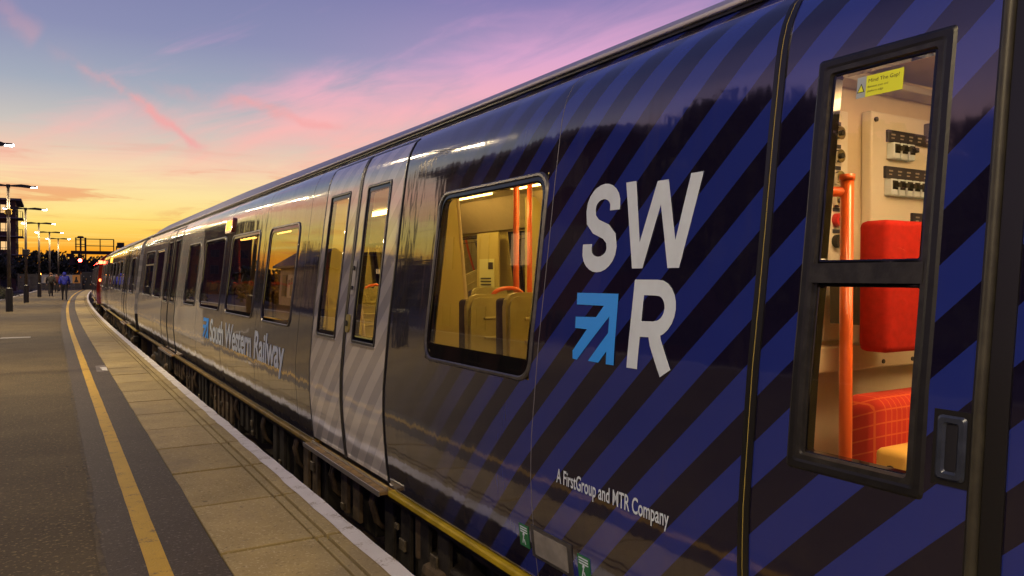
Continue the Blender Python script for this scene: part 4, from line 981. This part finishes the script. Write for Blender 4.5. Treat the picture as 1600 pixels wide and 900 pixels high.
for xx, w, mm, lb in ((-.55, .7, 'post3', 'small grey poster'), (.25, .6, 'post3', 'plain grey poster'), (1.55, .9, 'post3', 'poster left of the amber one'), (2.35, .75, 'post2', 'amber poster with dark figure')):
    mb = MB(); mb.box(xx-w/2, xx+w/2, -.13, -.10, .72, 1.62, bev=.01); p = mb.done('poster', M[mm], f); p['label'] = lb
    mb = MB(); mb.prism([(xx-w*.3, .8), (xx+w*.3, .8), (xx+w*.12, 1.15), (xx+w*.1, 1.4), (xx-w*.1, 1.4), (xx-w*.15, 1.1)], lambda a, b: (a, -.131, b), lambda a, b: (a, -.134, b)); mb.done('poster_print', M['ink'] if mm == 'post2' else M['post1'], p)
cb = thing('equipment_cabinet', 'dark trackside cabinet with small plates right of the posters', 'cabinet', (3.62, 98.3, 0))
mb = MB(); mb.box(-.68, .68, -.35, .35, 0, 1.95, bev=.02); mb.done('case', M['arm'], cb)
for sx in (-.33, .33):
    mb = MB(); mb.box(sx-.31, sx+.31, -.375, -.352, .1, 1.85, bev=.008); d = mb.done('door', M['sleeve'], cb)
    for k in range(4): mb = MB(); mb.box(sx-.22+.12*(k % 3), sx-.14+.12*(k % 3), -.385, -.377, .5+.3*k, .62+.3*k); mb.done('plate', M['post3'] if k % 2 else M['post2'], d)

# ------------------------------------------------------------------ signal gantry
M['gan'] = mat('gantry_steel', (.035,.024,.020), .6, .2, .3, 3)
g = thing('signal_gantry', 'dark steel signal gantry with railed walkway over the far tracks', 'gantry', (0, 130, -1.0))
Z0 = 2.45
mb = MB(); mb.box(2.5, 8.5, -.6, .6, 3.30+Z0, 3.78+Z0); mb.done('deck', M['gan'], g)
for xx in (3.55, 4.4, 8.2):
    for yy in (-.4, .4): mb = MB(); mb.box(xx-.09, xx+.09, yy-.09, yy+.09, 0, 3.30+Z0); mb.done('column', M['gan'], g)
mb = MB()
for k in range(9):
    z0 = k*.6; a, b = (3.55, 4.4) if k % 2 else (4.4, 3.55); mb.tube([(a, -.4, z0), (b, -.4, z0+.6)], .035, 6)
mb.done('bracing', M['gan'], g)
for zz in (4.55, 5.55):
    for yy in (-.55, .55): mb = MB(); mb.tube([(4.5, yy, zz+Z0), (6.3, yy, zz+Z0), (8.1, yy, zz+Z0)], .045, 6); mb.done('handrail', M['gan'], g)
for xx in (6.3, 8.1):
    for yy in (-.55, .55): mb = MB(); mb.tube([(xx, yy, 3.78+Z0), (xx, yy, 5.55+Z0)], .05, 6); mb.done('stanchion', M['gan'], g)
for xx, w in ((3.15, .14), (4.38, .22)):
    for yy in (-.5, .5): mb = MB(); mb.box(xx-w/2, xx+w/2, yy-.07, yy+.07, 3.6+Z0, 5.72+Z0); mb.done('cage_post', M['gan'], g)
mb = MB()
for zz in (4.4, 4.75, 5.4, 5.68): mb.box(3.05, 4.5, -.55, .55, zz+Z0-.035, zz+Z0+.035)
mb.tube([(3.75, -.5, 3.7+Z0), (3.75, -.5, 5.8+Z0)], .12, 8); mb.tube([(3.75, 0, 5.7+Z0), (3.75, 0, 5.95+Z0)], [.5, .35], 10)
mb.done('cage_hoop', M['gan'], g)
mb = MB(); mb.box(1.95, 2.9, -.5, .5, 2.85+Z0, 3.35+Z0); mb.box(2.3, 3.0, -.4, .4, 1.7+Z0, 2.85+Z0); mb.done('relay_box', M['gan'], g)
mb = MB(); mb.box(8.55, 9.5, -.4, .4, 4.3+Z0, 5.1+Z0); mb.box(8.4, 8.56, -.1, .1, 3.4+Z0, 4.6+Z0); mb.done('relay_box', M['gan'], g)
sg = thing('railway_signal', 'glowing red colour light signal hanging under the gantry', 'signal', (3.64, 129.1, Z0-1.0))
mb = MB(); mb.box(-.28, .28, -.12, .12, 1.75, 3.25, bev=.03); mb.tube([(0, .1, 3.2), (0, .3, 3.35)], .05, 8); mb.done('case', M['gan'], sg)
mb = MB(); mb.tube([(0, -.13, 2.36), (0, -.16, 2.36)], .23, 18); mb.done('lens', emis('red_signal', (1, .03, .02), 140), sg)
mb = MB(); mb.tube([(0, -.12, 2.36), (0, -.40, 2.36)], .28, 16, cap=False); mb.done('hood', M['gan'], sg)
mb = MB(); mb.tube([(0, -.13, 2.88), (0, -.15, 2.88)], .14, 16); mb.done('lens', mat('dark_lens', (.02,.03,.01), .1), sg)
sl = thing('ground_signal', 'small amber lamp glowing low among the dark trees', 'signal', (-1.25, 118, -1.0))
mb = MB(); mb.tube([(0, 0, 0), (0, 0, 2.6)], .06, 8); mb.done('post', M['gan'], sl)
mb = MB(); mb.box(-.2, .2, -.12, .12, 2.5, 3.0, bev=.03); mb.done('case', M['gan'], sl)
mb = MB(); mb.tube([(0, -.13, 2.75), (0, -.17, 2.75)], .11, 14); mb.done('lens', emis('amber_lamp', (1, .35, .05), 25), sl)

# ------------------------------------------------------------------ buildings
M['brickd'] = noise_mat('dark_brick', (.085,.040,.030), (.14,.065,.048), 1.2, .85, .01, 14)
M['winf'] = mat('dark_window_frame_paint', (.05,.05,.05), .4); M['winp'] = mat('dark_window_pane', (.012,.014,.02), .3); M['winl'] = emis('lit_window', (1.0,.62,.26), 1.0)
M['slabc'] = mat('balcony_concrete', (.22,.19,.18), .7, 0, .15, 2)
def building(name, label, loc, rz, w, d, floors, fh, bays, lit=(), balcony=True, seed=1, wallm='brickd'):
    t = thing(name, label, 'building', loc, rz); H = floors*fh; rnd = random.Random(seed)
    mb = MB(); mb.box(0, w, 0, d, 0, H); mb.done('wall', M[wallm], t)
    mb = MB(); mb.box(-.5, w+.9, -.6, d+.5, H+.01, H+.32); mb.done('roof_slab', M['slabc'], t)
    mb = MB(); mb.box(w*.2, w*.75, d*.2, d*.8, H+.33, H+1.3); mb.done('plant_room', M[wallm], t)
    for fl in range(floors):
        if balcony:
            mb = MB(); mb.box(w-3.2, w+1.1, -1.0, d*.4, fl*fh+.02, fl*fh+.16); bl = mb.done('balcony', M['slabc'], t)
            mb = MB()
            for k in range(12): mb.box(w+1.0, w+1.04, -1+k*.35, -.96+k*.35, fl*fh+.16, fl*fh+1.2)
            for k in range(12): mb.box(w-3.2+k*.36, w-3.16+k*.36, -1.0, -.96, fl*fh+.16, fl*fh+1.2)
            mb.box(w-3.2, w+1.08, -1.03, -.95, fl*fh+1.2, fl*fh+1.26); mb.done('railing', M['winf'], bl)
        for face in (0, 1):
            n = bays if face == 0 else max(2, int(d/3)); Lf = w if face == 0 else d
            for k in range(n):
                c = Lf*(k+.5)/n; ww, wh = min(1.5, Lf/n*.6), fh*.5; zb = fl*fh+fh*.28
                tr = (lambda a, o, z: (a, -o, z)) if face == 0 else (lambda a, o, z: (w+o, a, z))
                def bx(m_, a0, a1, o0, o1, z0, z1):
                    p, q = tr(a0, o0, z0), tr(a1, o1, z1); m_.box(min(p[0], q[0]), max(p[0], q[0]), min(p[1], q[1]), max(p[1], q[1]), z0, z1)
                mb = MB(); bx(mb, c-ww/2, c-ww/2+.09, 0, .06, zb, zb+wh); bx(mb, c+ww/2-.09, c+ww/2, 0, .06, zb, zb+wh); bx(mb, c-ww/2+.09, c+ww/2-.09, 0, .055, zb, zb+.09)
                bx(mb, c-ww/2+.09, c+ww/2-.09, 0, .055, zb+wh-.09, zb+wh); bx(mb, c-.04, c+.04, 0, .05, zb+.09, zb+wh-.09)
                fr = mb.done('window', M['winf'], t)
                mb = MB(); bx(mb, c-ww/2+.05, c+ww/2-.05, -.02, .02, zb+.05, zb+wh-.05); mb.done('pane', M['winl'] if (face, fl, k) in lit else M['winp'], fr)
    return t
# brick flats at the left edge: nearest right-hand corner seen at x about -4.9 m
building('apartment_block', 'dark brick apartment block with lit windows behind the lamp posts', (-28.6, 150, -1.1), 0, 23.6, 14, 5, 3.0, 9, {(0, 4, 8), (0, 3, 8), (0, 2, 8), (0, 3, 6), (0, 1, 7)}, True, 3)
building('apartment_block', 'stepped apartment block far left of the platform, seen mirrored in the doors', (-92, 205, -1.1), R(-12), 24, 16, 4, 2.6, 7, {(0, 2, 5), (0, 3, 3), (1, 2, 1), (1, 3, 2)}, True, 4)
building('office_building', 'tall brick office block across the far track, mirrored above the large window', (-25, 18.6, -1.1), R(0), 14.6, 12, 3, 2.55, 6, {(1, 1, 1)}, False, 5)
# station waiting room beyond the platform's far side (mirrored in the carriage windows)
wr = thing('station_house', 'small gabled station house with framed poster on its pale wall', 'building', (-12.6, 47.0, -.3), 0)
M['pale'] = mat('cream_render', (.36,.27,.17), .7, 0, .15, 2)
mb = MB(); mb.box(0, 2.6, 0, 7.5, .0, 2.7); mb.done('wall', M['pale'], wr)
mb = MB(); mb.prism([(-.45, 2.68), (3.05, 2.68), (3.05, 2.82), (1.3, 3.9), (-.45, 2.82)], lambda a, b: (a, -.5, b), lambda a, b: (a, 8.0, b)); rf = mb.done('roof', mat('slate_roof', (.05,.045,.045), .6, 0, .3, 5), wr)
mb = MB(); mb.box(1.0, 1.45, 5.5, 6.0, 3.3, 4.5); mb.done('chimney', M['brickd'], rf)
for yy in (1.0, 5.6):
    mb = MB(); mb.box(2.6, 2.65, yy, yy+1.1, .9, 2.3); fr = mb.done('window', M['winf'], wr); mb = MB(); mb.box(2.652, 2.665, yy+.08, yy+1.02, .98, 2.22); mb.done('pane', M['winp'], fr)
mb = MB(); mb.box(2.602, 2.65, 2.7, 3.7, .02, 2.15); mb.done('door', M['winf'], wr)
mb = MB(); mb.box(2.602, 2.66, 4.0, 5.2, .8, 2.3); p = mb.done('poster', M['post1'], wr)
mb = MB(); mb.box(2.662, 2.667, 4.1, 4.5, 1.0, 2.1); mb.box(2.662, 2.667, 4.6, 5.1, 1.7, 2.0); mb.done('poster_print', M['winf'], p)

# ------------------------------------------------------------------ trees
def leafmat(name, c0, c1):
    m, t, b = new_mat(name); tc = t.node('ShaderNodeTexCoord').outputs['Object']
    t.put(b.inputs['Base Color'], t.mix(t.smooth(t.noise(tc, 1.4, 4), .35, .65), c0, c1)); b.inputs['Roughness'].default_value = .7; return m
M['leaf'] = leafmat('dark_leaves', (.030,.035,.016), (.055,.060,.025)); M['leaf2'] = leafmat('bush_leaves', (.050,.055,.022), (.085,.085,.035)); M['bark'] = mat('bark', (.06,.045,.035), .9, 0, .3, 6, .01, 20)
def leaves(mb, rnd, c, r, n, size):
    for _ in range(n):
        d = Vector((rnd.gauss(0, 1), rnd.gauss(0, 1), rnd.gauss(0, .85))).normalized()*r*(rnd.random()**.45)
        p = Vector(c)+d; a = Vector((rnd.gauss(0, 1), rnd.gauss(0, 1), rnd.gauss(0, 1))).normalized(); b = a.orthogonal().normalized()
        s = size*rnd.uniform(.6, 1.3); c2 = a.cross(b)
        mb.f([p+b*s, p+c2*s*.55, p-b*s, p-c2*s*.55])
def tree(label, loc, H, rad, n, size, seed, group=None, m='leaf'):
    t = thing('tree', label, 'tree', loc, 0, group); rnd = random.Random(seed)
    mb = MB(); mb.tube([(0, 0, 0), (.05, .05, H*.25), (-.05, .1, H*.5), (0, 0, H*.8)], [H*.028, H*.022, H*.014, H*.004], 8)
    for k in range(7):
        a = k*2.4; z0 = H*(.3+.06*k); r = rad*.75; mb.tube([(0, 0, z0), (math.cos(a)*r*.5, math.sin(a)*r*.5, z0+H*.1), (math.cos(a)*r, math.sin(a)*r, z0+H*.16)], [H*.011, H*.007, H*.002], 6)
    mb.done('trunk', M['bark'], t)
    mb = MB()
    for k in range(20):
        a = rnd.uniform(0, 6.28); rr = rad*math.sqrt(rnd.random())*.8; zz = H*rnd.uniform(.36, .92); rr *= 1-abs(zz/H-.6)*1.1
        leaves(mb, rnd, (math.cos(a)*rr, math.sin(a)*rr, zz), rad*rnd.uniform(.28, .45), n//20, size)
    mb.done('crown', M[m], t); return t
tree('tall round dark tree left of the platform, mirrored above the SWR logo', (-9.5, 12.0, -1.1), 7.3, 2.9, 12000, .20, 1, 'trees beside the platform')
tree('smaller dark tree left of the platform, mirrored by the crew door seam', (-9.0, 7.0, -1.1), 5.6, 2.5, 9000, .20, 2, 'trees beside the platform')
tree('low spreading tree behind the photographer by the far track', (-9.2, -1.0, -1.1), 5.2, 3.0, 8000, .2, 8, 'trees beside the platform')
tr = random.Random(21)
for i, (xx, yy, hh, lab) in enumerate(((-6.5, 128, 5.2, 'dark tree in front of the brick apartment block'), (-2.6, 135, 5.6, 'dark tree right of the apartment block, between two lamp posts'), (.6, 140, 6.0, 'dark tree behind the farthest lamp post'), (3.6, 150, 5.5, 'dark tree just left of the signal gantry legs'), (7.6, 152, 5.3, 'dark tree under the gantry walkway'), (11.5, 158, 5.4, 'dark tree right of the gantry by the train roof'))):
    tree(lab, (xx, yy, -1.1), hh+.6, 2.8, 1500, .30, 30+i, 'dark trees along the horizon')
mb = MB(); rnd = random.Random(5)
for k in range(640):
    az = R(rnd.uniform(-110, 45)); rr = rnd.uniform(170, 205) if az > R(-9) else rnd.uniform(66, 96)
    sc = 1.0 if az > R(-9) else .55
    if R(-9) < az < R(-4.5): rr = rnd.uniform(165, 200); sc = 1
    zt = rnd.uniform(1.0, 5.2)+.4 if sc == 1 else (rnd.uniform(1.2, 3.1)+1.1)*(1.25 if az > R(-15) else 1)
    leaves(mb, rnd, (math.sin(az)*rr, math.cos(az)*rr, -1.0+zt*.5), (2.6*sc+1.0 if sc == 1 else 1.7), 60, .5*sc+.1)
o = mb.done('distant_wood', M['leaf']); o['kind'] = 'stuff'; tag(o, 'dark belt of distant woodland along the horizon', 'woodland')
# scrubby bushes at the far side of the platform
for i, (xx, yy, hh, lab) in enumerate(((-3.75, 50.5, 1.5, 'low scrubby bush at the left picture edge behind the first lamp post'), (-3.2, 58.5, 1.45, 'low scrubby bush just behind the second lamp post'), (-2.7, 68, 1.4, 'low scrubby bush left of the third lamp post'))):
    t = thing('bush', lab, 'bush', (xx, yy, -1.1), 0, 'bushes along the far platform edge'); rb = random.Random(70+i)
    mb = MB(); 
    for k in range(5): mb.tube([(0, 0, 0), (rb.uniform(-.5, .5), rb.uniform(-.5, .5), hh*.8)], [.03, .01], 5)
    mb.done('stem', M['bark'], t); mb = MB()
    for k in range(9): leaves(mb, rb, (rb.uniform(-.9, .7), rb.uniform(-1, 1), hh*rb.uniform(.4, 1.15)), .5, 130, .07)
    mb.done('foliage', M['leaf2'], t)
